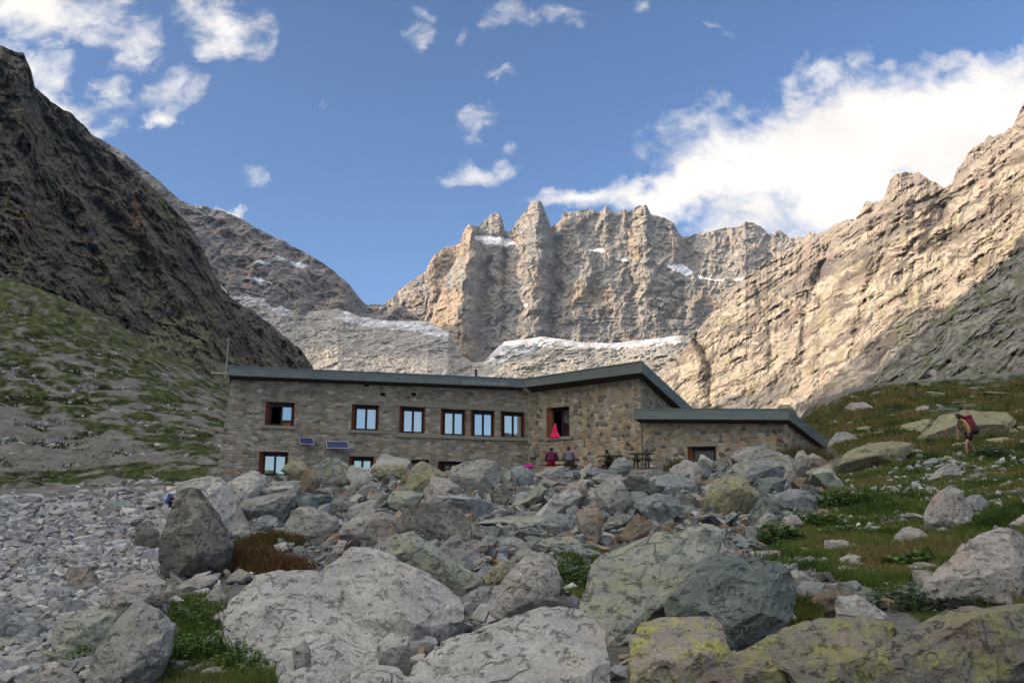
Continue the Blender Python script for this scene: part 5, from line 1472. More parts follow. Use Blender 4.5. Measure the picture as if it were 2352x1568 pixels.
def wall_front(name, pl, ztop0, ztop1, zbot, holes, mat, depth=.42, s_a=0.0, s_b=None, batter=0.0):
    """front wall with window openings cut through it and their reveals"""
    s_b = pl.len if s_b is None else s_b
    S = sorted({s_a, s_b} | {h[0] for h in holes} | {h[1] for h in holes})
    Z = sorted({zbot} | {h[2] for h in holes} | {h[3] for h in holes})
    S2 = []
    for a, b in zip(S[:-1], S[1:]):
        S2 += list(np.linspace(a, b, max(2, int((b - a) / .9) + 1))[:-1])
    S = S2 + [S[-1]]
    V, Fc, U = [], [], []
    ix = {}

    def vert(s, z, o=0.0):
        if z is None:
            z = ztop0 + (ztop1 - ztop0) * (s - s_a) / (s_b - s_a)
        sq = s - batter * max(0.0, (ztop0 - z)) / (ztop0 - zbot) if s <= s_a + 1e-6 else s
        k = (round(sq, 4), round(z, 4), o)
        if k not in ix:
            ix[k] = len(V); V.append(pl.w(sq, z, o)); U.append((sq, z))
        return ix[k]
    Zl = Z + [None]
    for a, b in zip(S[:-1], S[1:]):
        for z0, z1 in zip(Zl[:-1], Zl[1:]):
            zm = (z0 + z1) / 2 if z1 is not None else z0 + .05
            sm = (a + b) / 2
            if any(h[0] < sm < h[1] and h[2] < zm < h[3] for h in holes): continue
            Fc.append([vert(a, z0), vert(b, z0), vert(b, z1), vert(a, z1)])
    for (a, b, z0, z1) in holes:
        for (p, q) in (((a, z0), (b, z0)), ((b, z0), (b, z1)), ((b, z1), (a, z1)), ((a, z1), (a, z0))):
            Fc.append([vert(p[0], p[1]), vert(p[0], p[1], -depth), vert(q[0], q[1], -depth), vert(q[0], q[1])])
    o = new_mesh(name, V, Fc, mat, False)
    uvl = o.data.uv_layers.new(name='UVMap')
    for lp in o.data.loops:
        uvl.data[lp.index].uv = U[lp.vertex_index]
    rebase(o, HUT_ORG)
    return hut_child(o)


def rect(pl, x0, x1, y0, y1, inset=0.0):
    """an opening in the wall from its place in the layout"""
    s0, za = pl.sz(x0, (y0 + y1) / 2); s1, zb = pl.sz(x1, (y0 + y1) / 2)
    sc_ = (x0 + x1) / 2
    zt = pl.sz(sc_, y0)[1]; zb_ = pl.sz(sc_, y1)[1]
    return (s0, s1, zb_, zt)


WL = [rect(PL, 609, 677, 923, 977), rect(PL, 807, 871, 929, 987.5), rect(PL, 917, 977, 934, 994), rect(PL, 1012, 1070, 939.5, 999), rect(PL, 1081, 1137, 942, 1002), rect(PL, 1150, 1206, 945.5, 1006),
      rect(PL, 594, 662, 1037, 1092), rect(PL, 801, 859, 1048, 1098), rect(PL, 932, 986, 1055, 1100), rect(PL, 1005, 1062, 1059, 1106)]
WR = [rect(PR, 1254.5, 1308, 934.5, 1003)]
WA = [rect(PA, 1580, 1646, 1025, 1090)]
z_l0 = PL.sz(543, 872)[1]; z_l1 = PL.sz(1206, 891)[1]
z_r1 = PR.sz(1470, 862)[1]
z_a0 = PA.sz(1470, 966)[1]; z_a1 = PA.sz(1800, 968)[1]
wl = wall_front('wall', PL, z_l0 + .05, z_l1 + .05, 1.2, WL, M_WALL_L, batter=.55)
wr = wall_front('wall', PR, z_l1 + .05, z_r1 + .05, 1.2, WR, M_WALL_R)
wa = wall_front('annex_wall', PA, z_a0 + .05, z_a1 + .05, 1.2, WA, M_WALL_R, s_a=.25)


def side_wall(name, p0, d, L, z0t, z1t, zb, mat):
    d = np.array(d, float); d /= np.linalg.norm(d); q = np.array(p0) + d * L
    V = [(p0[0], p0[1], zb), (q[0], q[1], zb), (q[0], q[1], z1t), (p0[0], p0[1], z0t)]
    o = new_mesh(name, V, [[0, 1, 2, 3]], mat, False)
    uvl = o.data.uv_layers.new(name='UVMap')
    for lp, u in zip(o.data.loops, [(0, zb), (L, zb), (L, z1t), (0, z0t)]):
        uvl.data[lp.index].uv = u
    rebase(o, HUT_ORG); return hut_child(o)


NR = -PR.n; NL = -PL.n
EL = np.array([-.22, .975])
BACK_R, DROP_R = 8.0, 2.75
BACK_L, DROP_L = 9.0, 2.2
side_wall('side_wall', PR.w(PR.len, 0)[:2], NR, BACK_R, z_r1, z_r1 - DROP_R, 1.2, M_WALL_R)
side_wall('side_wall', PL.w(0, 0)[:2], EL, BACK_L, z_l0, z_l0 - DROP_L, 1.2, M_WALL_L)
AX = np.array([.70, .714]); AX /= np.linalg.norm(AX)
BACK_A, DROP_A = 6.0, 1.72
side_wall('side_wall', PA.w(PA.len, 0)[:2], AX, BACK_A, z_a1, z_a1 - DROP_A, 1.2, M_WALL_R)
side_wall('side_wall', PA.w(.25, 0)[:2], -PA.n, 2.6, z_a0, z_a0 - .3, 1.2, M_WALL_R)
bq = [np.array(PL.w(0, 0)[:2]) + EL * BACK_L, np.array(PL.w(PL.len, 0)[:2]) + NL * BACK_L * .75 + NR * 2, np.array(PR.w(PR.len, 0)[:2]) + NR * BACK_R]
side_wall('back_wall', bq[0], bq[1] - bq[0], float(np.linalg.norm(bq[1] - bq[0])), z_l0 - DROP_L, z_l1 - DROP_L, 1.2, M_WALL_L)
side_wall('back_wall', bq[1], bq[2] - bq[1], float(np.linalg.norm(bq[2] - bq[1])), z_l1 - DROP_L, z_r1 - DROP_R, 1.2, M_WALL_L)


def roof(name, fa, fb, ba, bb, th_a, th_b, fascia_mat=M_FASCIA):
    """slab roof: front edge fa-fb (top), back edge ba-bb, with a tall metal edge and a dark underside"""
    V = [fa, fb, bb, ba]
    ths = [th_a, th_b, th_b, th_a]
    V2 = V + [(p[0], p[1], p[2] - t) for p, t in zip(V, ths)]
    e = new_mesh(name, V2, [[0, 1, 2, 3]] + [[i, i + 4, (i + 1) % 4 + 4, (i + 1) % 4] for i in range(4)], fascia_mat, False)
    rebase(e, HUT_ORG); hut_child(e)
    # folded seams on the metal edge
    fav, fbv = np.array(fa), np.array(fb); L = np.linalg.norm(fbv - fav); d = (fbv - fav) / L
    nrm = np.cross(d, [0, 0, 1.0]); nrm /= np.linalg.norm(nrm)
    if nrm[1] > 0: nrm = -nrm
    V, Fc = [], []
    k = max(2, int(L / 2.0))
    for i in range(1, k):
        p = fav + d * L * i / k; th = th_a + (th_b - th_a) * i / k
        a, b = p - d * .012, p + d * .012
        box_faces(V, Fc, [a + nrm * .02 - [0, 0, th * .94], b + nrm * .02 - [0, 0, th * .94], b - [0, 0, th * .94] + nrm * .001, a - [0, 0, th * .94] + nrm * .001, a + nrm * .02 - [0, 0, .03], b + nrm * .02 - [0, 0, .03], b - [0, 0, .03] + nrm * .001, a - [0, 0, .03] + nrm * .001])
    # drip bead along the foot and the cap along the top
    for (zo, zt, ou) in ((th_a, .05, .035), (.035, .05, .03)):
        a, b = fav, fbv; za, zb_ = (th_a, th_b) if zo == th_a else (zo, zo)
        box_faces(V, Fc, [a + nrm * ou - [0, 0, za], b + nrm * ou - [0, 0, zb_], b + nrm * .001 - [0, 0, zb_], a + nrm * .001 - [0, 0, za], a + nrm * ou - [0, 0, za - zt], b + nrm * ou - [0, 0, zb_ - zt], b + nrm * .001 - [0, 0, zb_ - zt], a + nrm * .001 - [0, 0, za - zt]])
    t = new_mesh('roof_trim', V, Fc, fascia_mat, False)
    rebase(t, HUT_ORG); t.parent = e
    so = [(p[0], p[1], p[2] - t_ + .012) for p, t_ in zip([fa, fb, bb, ba], ths)]
    u = new_mesh('soffit', so, [[0, 1, 2, 3]], M_SOFFIT, False)
    rebase(u, HUT_ORG); u.parent = e
    return e


OV = .55
s_, z_ = PL.sz(527, 840, OV); fl0 = np.array(PL.w(s_, z_, OV)); fl0b = PL.sz(526, 862, OV)[1]
s_, z_ = PL.sz(1205, 869.5, OV); fl1 = np.array(PL.w(s_, z_, OV)); fl1b = PL.sz(1205, 889.5, OV)[1]
roof('roof', tuple(fl0), tuple(fl1), tuple(np.r_[fl0[:2] + EL * (BACK_L + OV * 2), fl0[2] - DROP_L - .6]), tuple(np.r_[fl1[:2] + NL * (BACK_L + OV * 2), fl1[2] - DROP_L - .6]), fl0[2] - fl0b, fl1[2] - fl1b)
s_, z_ = PR.sz(1474, 828.4, OV); fr1 = np.array(PR.w(s_, z_, OV)); fr1b = PR.sz(1474, 855.5, OV)[1]
bkR = fr1[:2] + NR * (BACK_R + OV * 2)
roof('roof', tuple(fl1 + [0.002, -.01, .004]), tuple(fr1), tuple(np.r_[fl1[:2] + NR * (BACK_R + OV * 2), fl1[2] - DROP_R - .8]), tuple(np.r_[bkR, fr1[2] - DROP_R - .9]), fl1[2] - fl1b, fr1[2] - fr1b)
s_, z_ = PA.sz(1455, 938, OV); fa0 = np.array(PA.w(s_, z_, OV)); fa0b = PA.sz(1455, 962, OV)[1]
s_, z_ = PA.sz(1811, 938.5, OV); fa1 = np.array(PA.w(s_, z_, OV)); fa1b = PA.sz(1811, 964, OV)[1]
roof('annex_roof', tuple(fa0), tuple(fa1), tuple(np.r_[fa0[:2] + AX * (BACK_A + .9), fa0[2] - DROP_A - .35]), tuple(np.r_[fa1[:2] + AX * (BACK_A + .9), fa1[2] - DROP_A - .35]), fa0[2] - fa0b, fa1[2] - fa1b)
# bright strip under the verge of the main gable
V, Fc = [], []
a = np.array([*(fr1[:2] + NR * 4.3), fr1[2] - (DROP_R + .9) * 4.3 / (BACK_R + OV * 2) - .72]); b = np.array([*(fr1[:2] + NR * 7.4), fr1[2] - (DROP_R + .9) * 7.4 / (BACK_R + OV * 2) - .72])
sd = np.r_[PR.d * -.10, 0]
box_faces(V, Fc, [a, b, b + sd, a + sd, a + [0, 0, .12], b + [0, 0, .12], b + sd + [0, 0, .12], a + sd + [0, 0, .12]])
part('verge_strip', V, Fc, M_METAL, hut)

# lettering on the roof edge, cut from pale metal
fc = bpy.data.curves.new('lettering', 'FONT')
fc.body = 'REFUGE DU CHATELLERET'
fc.size = .36; fc.extrude = .012; fc.align_x = 'CENTER'; fc.space_character = 1.12
fo = bpy.data.objects.new('lettering_curve', fc); COL.objects.link(fo)
bpy.context.view_layer.update()
me = bpy.data.meshes.new_from_object(fo.evaluated_get(bpy.context.evaluated_depsgraph_get()))
bpy.data.objects.remove(fo)
me.name = 'lettering'; me.materials.clear(); me.materials.append(mat_plain('pale_grey_letters', (.42, .43, .42), .7, .3, .1))
lt = bpy.data.objects.new('lettering', me); COL.objects.link(lt); hut_child(lt)
co_ = np.zeros(len(me.vertices) * 3, np.float32); me.vertices.foreach_get('co', co_); co_ = co_.reshape(-1, 3)
wpx = np.ptp(co_[:, 0])
s0, z0 = PL.sz(1063, 878, OV + .03); s1, z1 = PL.sz(1167, 882, OV + .03)
k_ = (s1 - s0) / wpx
ctr = (s0 + s1) / 2; slope = (z1 - z0) / (s1 - s0)
new = np.array([PL.w(ctr + v[0] * k_, (z0 + z1) / 2 - .13 + v[0] * k_ * slope + v[1] * .9, OV + .02 + v[2]) for v in co_]) - HUT_ORG
me.vertices.foreach_set('co', new.astype(np.float32).ravel()); me.update()


def window(pl, h, panes, sill=True, left_jamb=True, lintel=True, curtain=True, open_left=False, bars=True, dep=.30):
    """a recessed casement window: timber frame, panes, splayed red jamb, sill"""
    s0, s1, z0, z1 = h
    w_, hh = s1 - s0, z1 - z0
    V, Fc = [], []
    fw = .075
    jl = .30 if left_jamb else .05
    a, b, c, d_ = s0 + jl, s1 - .05, z0 + .03, z1 - .16 if lintel else z1 - .03
    o1, o0 = -dep + .05, -dep - .03
    for (x0, x1, y0, y1) in ((a, a + fw, c, d_), (b - fw, b, c, d_), (a + fw, b - fw, c, c + fw), (a + fw, b - fw, d_ - fw, d_)):
        pbox(V, Fc, pl, x0, x1, y0, y1, o0, o1)
    mid = (a + b) / 2
    if bars:
        pbox(V, Fc, pl, mid - .05, mid + .05, c + fw, d_ - fw, o0, o1 + .01)
    if lintel:
        pbox(V, Fc, pl, s0 + .004, s1 - .004, d_ + .002, z1 - .004, o0, o1 - .02)
    fr_ = part('window', V, Fc, M_WOODD, hut)
    fr_['label'] = 'dark stained casement window set deep in the stone wall'
    V, Fc = [], []
    if left_jamb:
        q = [pl.w(s0 + .004, z0 + .005, -.03), pl.w(s0 + .03, z0 + .005, -.03), pl.w(a + .004, z0 + .005, o0), pl.w(s0 + .004, z0 + .005, o0)]
        box_faces(V, Fc, q + [(p[0], p[1], z1 - .005) for p in q])
    if V: part('jamb', V, Fc, M_WOODR, fr_)
    V, Fc = [], []
    pbox(V, Fc, pl, s1 - .045, s1 - .004, z0 + .005, z1 - .005, o0, -.06)
    part('jamb', V, Fc, M_WOODR, fr_)
    gl = [(a + fw, mid - .05), (mid + .05, b - fw)] if bars else [(a + fw, b - fw)]
    for i, (x0, x1) in enumerate(gl):
        if open_left and i == 0: continue
        V = [pl.w(x0, c + fw, -dep), pl.w(x1, c + fw, -dep), pl.w(x1, d_ - fw, -dep), pl.w(x0, d_ - fw, -dep)]
        part('pane', V, [[0, 1, 2, 3]], M_GLASS, fr_)
        if curtain:
            n = 40
            xs = np.linspace(x0 - .03, x1 + .03, n); wv = .018 * np.sin(xs * 62 + i * 2 + s0) + .01 * np.sin(xs * 23)
            V = [pl.w(x, z, -dep - .05 + w__) for z in (c + .02, d_ - .02) for x, w__ in zip(xs, wv)]
            part('curtain', V, [[k, k + 1, k + 1 + n, k + n] for k in range(n - 1)], M_CURTAIN, fr_, True)
    # the dark room behind
    V, Fc = [], []
    pbox(V, Fc, pl, s0 - .6, s1 + .6, z0 - .5, z1 + .3, -2.2, -.425)
    Fc.pop(2)
    V2, F2 = V, [f for f in Fc]
    rm = part('room', V, F2, M_DARKIN, fr_)
    if sill:
        V, Fc = [], []
        pbox(V, Fc, pl, s0 - .12, s1 + .12, z0 - .17, z0 - .003, -.05, .09)
        part('sill', V, Fc, M_SILL, fr_)
    return fr_


window(PL, WL[0], 2, open_left=True)
window(PL, WL[1], 2)
for k in (2, 3, 4, 5):
    window(PL, WL[k], 2, sill=False)
window(PL, WL[6], 2, sill=False, open_left=False, curtain=False)
for k in (7, 8, 9):
    window(PL, WL[k], 2, sill=False, curtain=False)
window(PR, WR[0], 2, curtain=False, open_left=True, dep=.34)
window(PA, WA[0], 1, sill=False, curtain=False, bars=False)
V, Fc = [], []
zs = [PL.sz(x, y)[1] for x, y in ((917, 997), (1206, 1008))]
pbox(V, Fc, PL, WL[2][0] - .25, WL[5][1] + .1, WL[2][2] - .26, WL[2][2] - .05, -.05, .10)
part('long_sill', V, Fc, M_SILL, hut)
V, Fc = [], []
pbox(V, Fc, PL, WL[2][0] - .3, PL.len - .25, WL[2][3] + .02, WL[2][3] + .32, -.03, .035)
pbox(V, Fc, PL, WL[7][0] - .1, WL[7][1] + .15, WL[7][3] + .01, WL[7][3] + .22, -.03, .05)
part('lintel', V, Fc, M_SILL, hut)
V, Fc = [], []
pbox(V, Fc, PA, WA[0][0] - .1, WA[0][1] + .12, WA[0][3] + .01, WA[0][3] + .26, -.03, .04)
part('lintel', V, Fc, M_SILL, hut)
# vents along the roof edge
for (x, y, h_) in ((1093, 845, .55), (1040, 852, .25), (950, 850, .25), (1390, 838, .3)):
    s_, z_ = PL.sz(x, y + 18, -1.0)
    pv = np.array(PL.w(s_, z_ - .5, -1.0))
    V, Fc = [], []
    for k in range(8):
        a_ = k * math.pi / 4; r_ = .07
        V += [(pv[0] + r_ * math.cos(a_), pv[1] + r_ * math.sin(a_), pv[2] - .3), (pv[0] + r_ * math.cos(a_), pv[1] + r_ * math.sin(a_), pv[2] + h_ + .35)]
        Fc.append([2 * k, 2 * ((k + 1) % 8), 2 * ((k + 1) % 8) + 1, 2 * k + 1])
    Fc.append([2 * k + 1 for k in range(8)])
    part('vent_pipe', V, Fc, M_SOFFIT, hut)
# holes in the masonry
V, Fc = [], []
for (x, y) in ((842, 868 + 16), (880, 905), (950, 905)):
    s_, z_ = PL.sz(x, y); pbox(V, Fc, PL, s_ - .14, s_ + .14, z_ - .09, z_ + .09, -.02, .006)
part('air_brick', V, Fc, M_DARKIN, hut)


# ---- things on and by the hut
def solar(label, pl, x0, x1, y0, y1, tilt, arms):
    s0, z0 = pl.sz(x0, y1, .35); s1, z1 = pl.sz(x1, y0, .1)
    zt = pl.sz(x0, y0, .1)[1]
    h = zt - z0
    org = np.array(pl.w((s0 + s1) / 2, z0, 0))
    e = empty('solar_panel', tuple(org), label, 'solar panel', 'solar panels on the hut wall')
    o_t, o_b = .10, .10 + tilt
    fw = .045
    V, Fc = [], []

    def slab(sa, sb, ta, tb, th):
        P = []
        for off in (0, th):
            for (s, t) in ((sa, ta), (sb, ta), (sb, tb), (sa, tb)):
                P.append(pl.w(s, z0 + h * t, o_b + (o_t - o_b) * t + off))
        box_faces(V, Fc, P)
    slab(s0, s1, 0, 1, .03)
    part('panel_frame', V, Fc, M_METAL, e, org=org)
    V, Fc = [], []
    slab(s0 + fw, s1 - fw, .10, .90, .036)
    m, T = new_mat('solar_cells')
    T_co = T.n('ShaderNodeTexCoord').outputs['Object']
    br = T.n('ShaderNodeTexBrick'); T.set(br, 'Vector', T.vmap(T_co, rot=(math.pi / 2, 0, 0))); T.set(br, 'Scale', 5.0); T.set(br, 'Color1', (.02, .03, .12)); T.set(br, 'Color2', (.025, .04, .16)); T.set(br, 'Mortar', (.09, .10, .15)); T.set(br, 'Mortar Size', .012)
    principled(T, br.outputs[0], .25, None, .5)
    part('cells', V, Fc, m, e, org=org)
    for s in ((s0 - .02, s1 + .02) if arms else (s0 + .1, s1 - .1)):
        V, Fc = [], []
        P = []
        for (oo, zz) in ((0.0, z0 - .28 if arms else z0 + .02), (o_b + .05, z0 - .03)):
            pass
        pbox(V, Fc, pl, s - .025, s + .025, z0 - .32, z0 + h, .0, .04)
        q0 = np.array(pl.w(s - .022, z0 - .30, .03)); q1 = np.array(pl.w(s - .022, z0 - .02, o_b + .02))
        dS = np.r_[pl.d * .044, 0]; up = np.array([0, 0, .05])
        box_faces(V, Fc, [q0, q0 + dS, q1 + dS, q1, q0 + up, q0 + dS + up, q1 + dS + up, q1 + up])
        part('bracket', V, Fc, M_METAL, e, org=org)


solar('small blue solar panel on the hut wall between the two left windows', PL, 687, 719, 1004, 1020, .45, False)
solar('larger blue solar panel with white brackets below the second upper window', PL, 749, 799, 1012, 1029, .35, True)

# flower pot on the sill of the open window
s_, z_ = PL.sz(658, 977)
org = np.array(PL.w(s_, WL[0][2], -.05))
pot = empty('flower_box', tuple(org), 'terracotta flower box on the sill of the open upper left window', 'flower box')
V, Fc = [], []
P = []
for zz, g in ((0, .8), (.17, 1.0)):
    P += [PL.w(s_ - .26 * g, WL[0][2] + zz, -.13), PL.w(s_ + .26 * g, WL[0][2] + zz, -.13), PL.w(s_ + .26 * g, WL[0][2] + zz, .03 * g), PL.w(s_ - .26 * g, WL[0][2] + zz, .03 * g)]
box_faces(V, Fc, [P[3], P[2], P[1], P[0], P[7], P[6], P[5], P[4]])
part('trough', V, Fc, mat_plain('terracotta', (.22, .085, .045), .8), pot, org=org)
rs = np.random.RandomState(5)
Pb = np.array([PL.w(s_ + rs.uniform(-.24, .24), WL[0][2] + .16, rs.uniform(-.11, .0)) for _ in range(160)])
V, Fc = blades(Pb, rs.uniform(.08, .2, 160), np.full(160, .035), rs, .6)
o = new_mesh('flowers', V - org, Fc, M_BLADE, True, pot, {'Col': np.repeat(np.array([(.03, .06, .02), (.2, .05, .03), (.04, .08, .02)])[rs.randint(3, size=160)], 5, 0)})

# bright pink cloth hanging over the sill of the right-hand window
s_a, z_b = PR.sz(1262, 1006, .05); s_b = PR.sz(1287, 1006, .05)[0]; z_t = PR.sz(1272, 972, .05)[1]
n = 26
V = []; Fc = []
prof = [(-.12, z_t), (-.02, (z_t + WR[0][2]) / 2), (.02, WR[0][2] + .05), (.11, WR[0][2] + .01), (.13, z_b)]
for j, (o_, z_) in enumerate(prof):
    g = (.16, .42, .85, 1.0, 1.0)[j]
    for i in range(n):
        f = i / (n - 1) - .5
        V.append(PR.w((s_a + s_b) / 2 - .10 * (1 - g) + f * (s_b - s_a) * g, z_ + (.03 * math.sin(i * 1.3) if j == 4 else 0), o_ + .02 * math.sin(i * 1.1 + j)))
for j in range(len(prof) - 1):
    Fc += [[j * n + i, j * n + i + 1, (j + 1) * n + i + 1, (j + 1) * n + i] for i in range(n - 1)]
o = new_mesh('towel', V, Fc, mat_plain('pink_cloth', (.62, .03, .11), .85, .1, .15, 6), True)
md = o.modifiers.new('thickness', 'SOLIDIFY'); md.thickness = .012
rebase(o, PR.w(s_a, z_b, .1)); o.location = PR.w(s_a, z_b, .1)
tag(o, 'bright pink cloth draped over the sill of the open right window', 'cloth')


def tube(V, Fc, a, b, r0, r1, n=8):
    a, b = np.array(a, float), np.array(b, float); d = (b - a) / np.linalg.norm(b - a)
    u = np.cross(d, [0, 0, 1.0] if abs(d[2]) < .9 else [1.0, 0, 0]); u /= np.linalg.norm(u); v = np.cross(d, u)
    o = len(V)
    for p, r in ((a, r0), (b, r1)):
        for k in range(n):
            t = 2 * math.pi * k / n
            V.append(tuple(p + u * r * math.cos(t) + v * r * math.sin(t)))
    Fc += [[o + k, o + (k + 1) % n, o + n + (k + 1) % n, o + n + k] for k in range(n)] + [[o + n + k for k in range(n)], [o + n - 1 - k for k in range(n)]]


# mast at the left end of the roof
Ym = 42.2
base = at(518, 858, Ym); top = at(521, 775, Ym); top[0] = base[0] + .05; mid_ = at(520, 822, Ym); mid_[0] = base[0] + .03
org = np.array([base[0], base[1], base[2] - .25])
mast = empty('mast', tuple(org), 'thin pale antenna mast standing at the left end of the hut roof', 'mast')
V, Fc = [], []
tube(V, Fc, org, mid_, .042, .038); tube(V, Fc, mid_, [mid_[0], mid_[1], top[2]], .035, .03)
part('pole', V, Fc, mat_plain('grey_pole', (.30, .30, .26), .6), mast, org=org)
V, Fc = [], []
arm = at(486, 855, Ym)
tube(V, Fc, [arm[0], base[1], base[2] + .05], [base[0], base[1], base[2] + .02], .018, .018)
tube(V, Fc, [arm[0], base[1], base[2] + .0], [arm[0], base[1], base[2] + .22], .018, .014)
tube(V, Fc, [base[0], base[1], base[2] + .02], [fl0[0] + .1, fl0[1] + .2, base[2] + .02], .025, .025)
part('arm', V, Fc, M_METAL, mast, org=org)

# meter box on the wall
s_, z_ = PR.sz(1225, 1044)
V, Fc = [], []
pbox(V, Fc, PR, s_ - .2, s_ + .22, z_ - .18, z_ + .2, .005, .16)
o = new_mesh('meter_box', V, Fc, mat_plain('grey_box', (.19, .19, .18), .6), False)
pbox_v = []; pbox_f = []
rebase(o, PR.w(s_, z_ - .18)); o.location = PR.w(s_, z_ - .18)
bv = o.modifiers.new('edge', 'BEVEL'); bv.width = .02; bv.segments = 2
V, Fc = [], []
pbox(V, Fc, PR, s_ - .16, s_ + .18, z_ - .14, z_ + .16, .165, .175)
d_ = new_mesh('box_door', V, Fc, mat_plain('grey_box_door', (.26, .27, .265), .5), False, o); rebase(d_, PR.w(s_, z_ - .18))
tag(o, 'small grey box fixed low on the wall near the two seated people', 'box')

# picnic table and bench on the terrace
M_TABLE = mat_plain('weathered_table_wood', (.075, .048, .036), .85, .2, .3, 7)


def picnic(label, x0, x1, ytop, yfoot, Y, bench=True, name='picnic_table', cat='table'):
    a = at(x0, ytop, Y); b = at(x1, ytop, Y - .4)
    z = (a[2] + b[2]) / 2; zf = at((x0 + x1) / 2, yfoot, Y)[2]
    zf = min(zf, z - .68)
    d = (b - a)[:2]; L = np.linalg.norm(d); d /= L; nr = np.array([d[1], -d[0]])
    org = np.array([(a[0] + b[0]) / 2, (a[1] + b[1]) / 2, zf])
    e = empty(name, tuple(org), label, cat)

    def w(s, o, zz): return np.array([*(d * s + nr * o), zz])

    def bx(V, Fc, s0, s1, o0, o1, z0, z1):
        box_faces(V, Fc, [w(s0, o1, z0), w(s1, o1, z0), w(s1, o0, z0), w(s0, o0, z0), w(s0, o1, z1), w(s1, o1, z1), w(s1, o0, z1), w(s0, o0, z1)])
    H = z - zf
    V, Fc = [], []
    for k in range(5):
        bx(V, Fc, -L / 2, L / 2, -.38 + k * .155, -.38 + k * .155 + .145, H - .045, H)
    new_mesh('table_top', V, Fc, M_TABLE, False, e)
    for s in (-L / 2 + .3, L / 2 - .3):
        for sg in (-1, 1):
            V, Fc = [], []
            q0, q1 = w(s - .03, sg * .62, -.25), w(s - .03, sg * .22, H - .05)
            dx = np.r_[d * .06, 0]; dn = np.r_[nr * .10, 0]
            box_faces(V, Fc, [q0, q0 + dx, q0 + dx + dn, q0 + dn, q1, q1 + dx, q1 + dx + dn, q1 + dn])
            new_mesh('leg', V, Fc, M_TABLE, False, e)
        V, Fc = [], []
        bx(V, Fc, s + .035, s + .085, -.75, .80, H * .55 - .09, H * .55 - .0)
        new_mesh('crossbar', V, Fc, M_TABLE, False, e)
    for sg in (-1, 1):
        V, Fc = [], []
        bx(V, Fc, -L / 2, L / 2, sg * .72 - .13, sg * .72 + .13, H * .55 + .003, H * .55 + .045)
        new_mesh('seat', V, Fc, M_TABLE, False, e)
    return e


picnic('dark wooden picnic table in front of the annex wall right of the green grey boulder', 1447, 1500, 1041, 1072, 40.6)
picnic('second dark wooden picnic table partly hidden by the green grey boulder', 1383, 1428, 1046, 1075, 40.2)
V, Fc = [], []
p0 = at(1358, 1072, 38.4); p1 = at(1384, 1070, 38.4)
org = np.array([(p0[0] + p1[0]) / 2, p0[1], p0[2] - .42])
e = empty('bench', tuple(org), 'low wooden bench plank left of the green grey boulder', 'bench')
L = (p1[0] - p0[0]) + .9
V, Fc = [], []
box_faces(V, Fc, [(-L / 2, -.15, .38), (L / 2, -.15, .38), (L / 2, .15, .38), (-L / 2, .15, .38), (-L / 2, -.15, .43), (L / 2, -.15, .43), (L / 2, .15, .43), (-L / 2, .15, .43)])
new_mesh('seat', V, Fc, M_TABLE, False, e)
for s in (-L / 2 + .2, L / 2 - .2):
    V, Fc = [], []
    box_faces(V, Fc, [(s - .04, -.12, -.3), (s + .04, -.12, -.3), (s + .04, .12, -.3), (s - .04, .12, -.3), (s - .04, -.12, .378), (s + .04, -.12, .378), (s + .04, .12, .378), (s - .04, .12, .378)])
    new_mesh('leg', V, Fc, M_TABLE, False, e)


# ------------------------------------------------------------------ people
def skin(name, verts, edges, mat, parent, levels=2, root=0):
    """one continuous surface grown along a skeleton: verts are (x, y, z, radius) or (x, y, z, rx, ry)"""
    me = bpy.data.meshes.new(name)
    me.from_pydata([v[:3] for v in verts], edges, [])
    o = bpy.data.objects.new(name, me); COL.objects.link(o)
    md = o.modifiers.new('skin', 'SKIN'); md.branch_smoothing = .6
    ss = o.modifiers.new('sub', 'SUBSURF'); ss.levels = levels; ss.render_levels = levels
    sv = me.skin_vertices[0].data if me.skin_vertices else None
    if sv is None:
        me.attributes  # the modifier makes the layer
    for i, v in enumerate(verts):
        me.skin_vertices[0].data[i].radius = (v[3], v[4] if len(v) > 4 else v[3])
        me.skin_vertices[0].data[i].use_root = (i == root)
    bpy.context.view_layer.update()
    ev = o.evaluated_get(bpy.context.evaluated_depsgraph_get())
    m2 = bpy.data.meshes.new_from_object(ev)
    bpy.data.objects.remove(o); bpy.data.meshes.remove(me)
    m2.name = name; m2.materials.clear(); m2.materials.append(mat)
    m2.polygons.foreach_set('use_smooth', np.ones(len(m2.polygons), bool))
    r = bpy.data.objects.new(name, m2); COL.objects.link(r); r.parent = parent
    return r


def chain(*pts, start=0):
    return list(pts), [(i, i + 1) for i in range(start, start + len(pts) - 1)]


M_SKIN = mat_plain('skin', (.42, .22, .15), .6, .3, .08)
M_HAIR = mat_plain('dark_hair', (.018, .014, .014), .6, .3, .2)
M_BLACK = mat_plain('black_fabric', (.016, .016, .019), .85, .15, .2)
M_BOOT = mat_plain('brown_boots', (.10, .07, .05), .8)
M_PACKR = mat_plain('crimson_nylon', (.17, .012, .030), .6, .3, .25)
M_PACKB = mat_plain('black_nylon', (.022, .022, .026), .6, .3, .25)
M_LIME = mat_plain('lime_top', (.36, .42, .14), .85, .1, .1)
M_MAROON = mat_plain('maroon_jacket', (.085, .010, .030), .8, .2, .2)
M_RED = mat_plain('bright_red_cloth', (.55, .012, .045), .8, .2, .1)
M_GREYV = mat_plain('grey_violet_fleece', (.125, .115, .14), .9, .1, .15)
M_BLUE = mat_plain('blue_nylon', (.02, .085, .36), .6, .3, .15)
M_CAP = mat_plain('pale_cap', (.5, .44, .44), .8)
M_PINKS = mat_plain('magenta_cloth', (.45, .02, .25), .8)


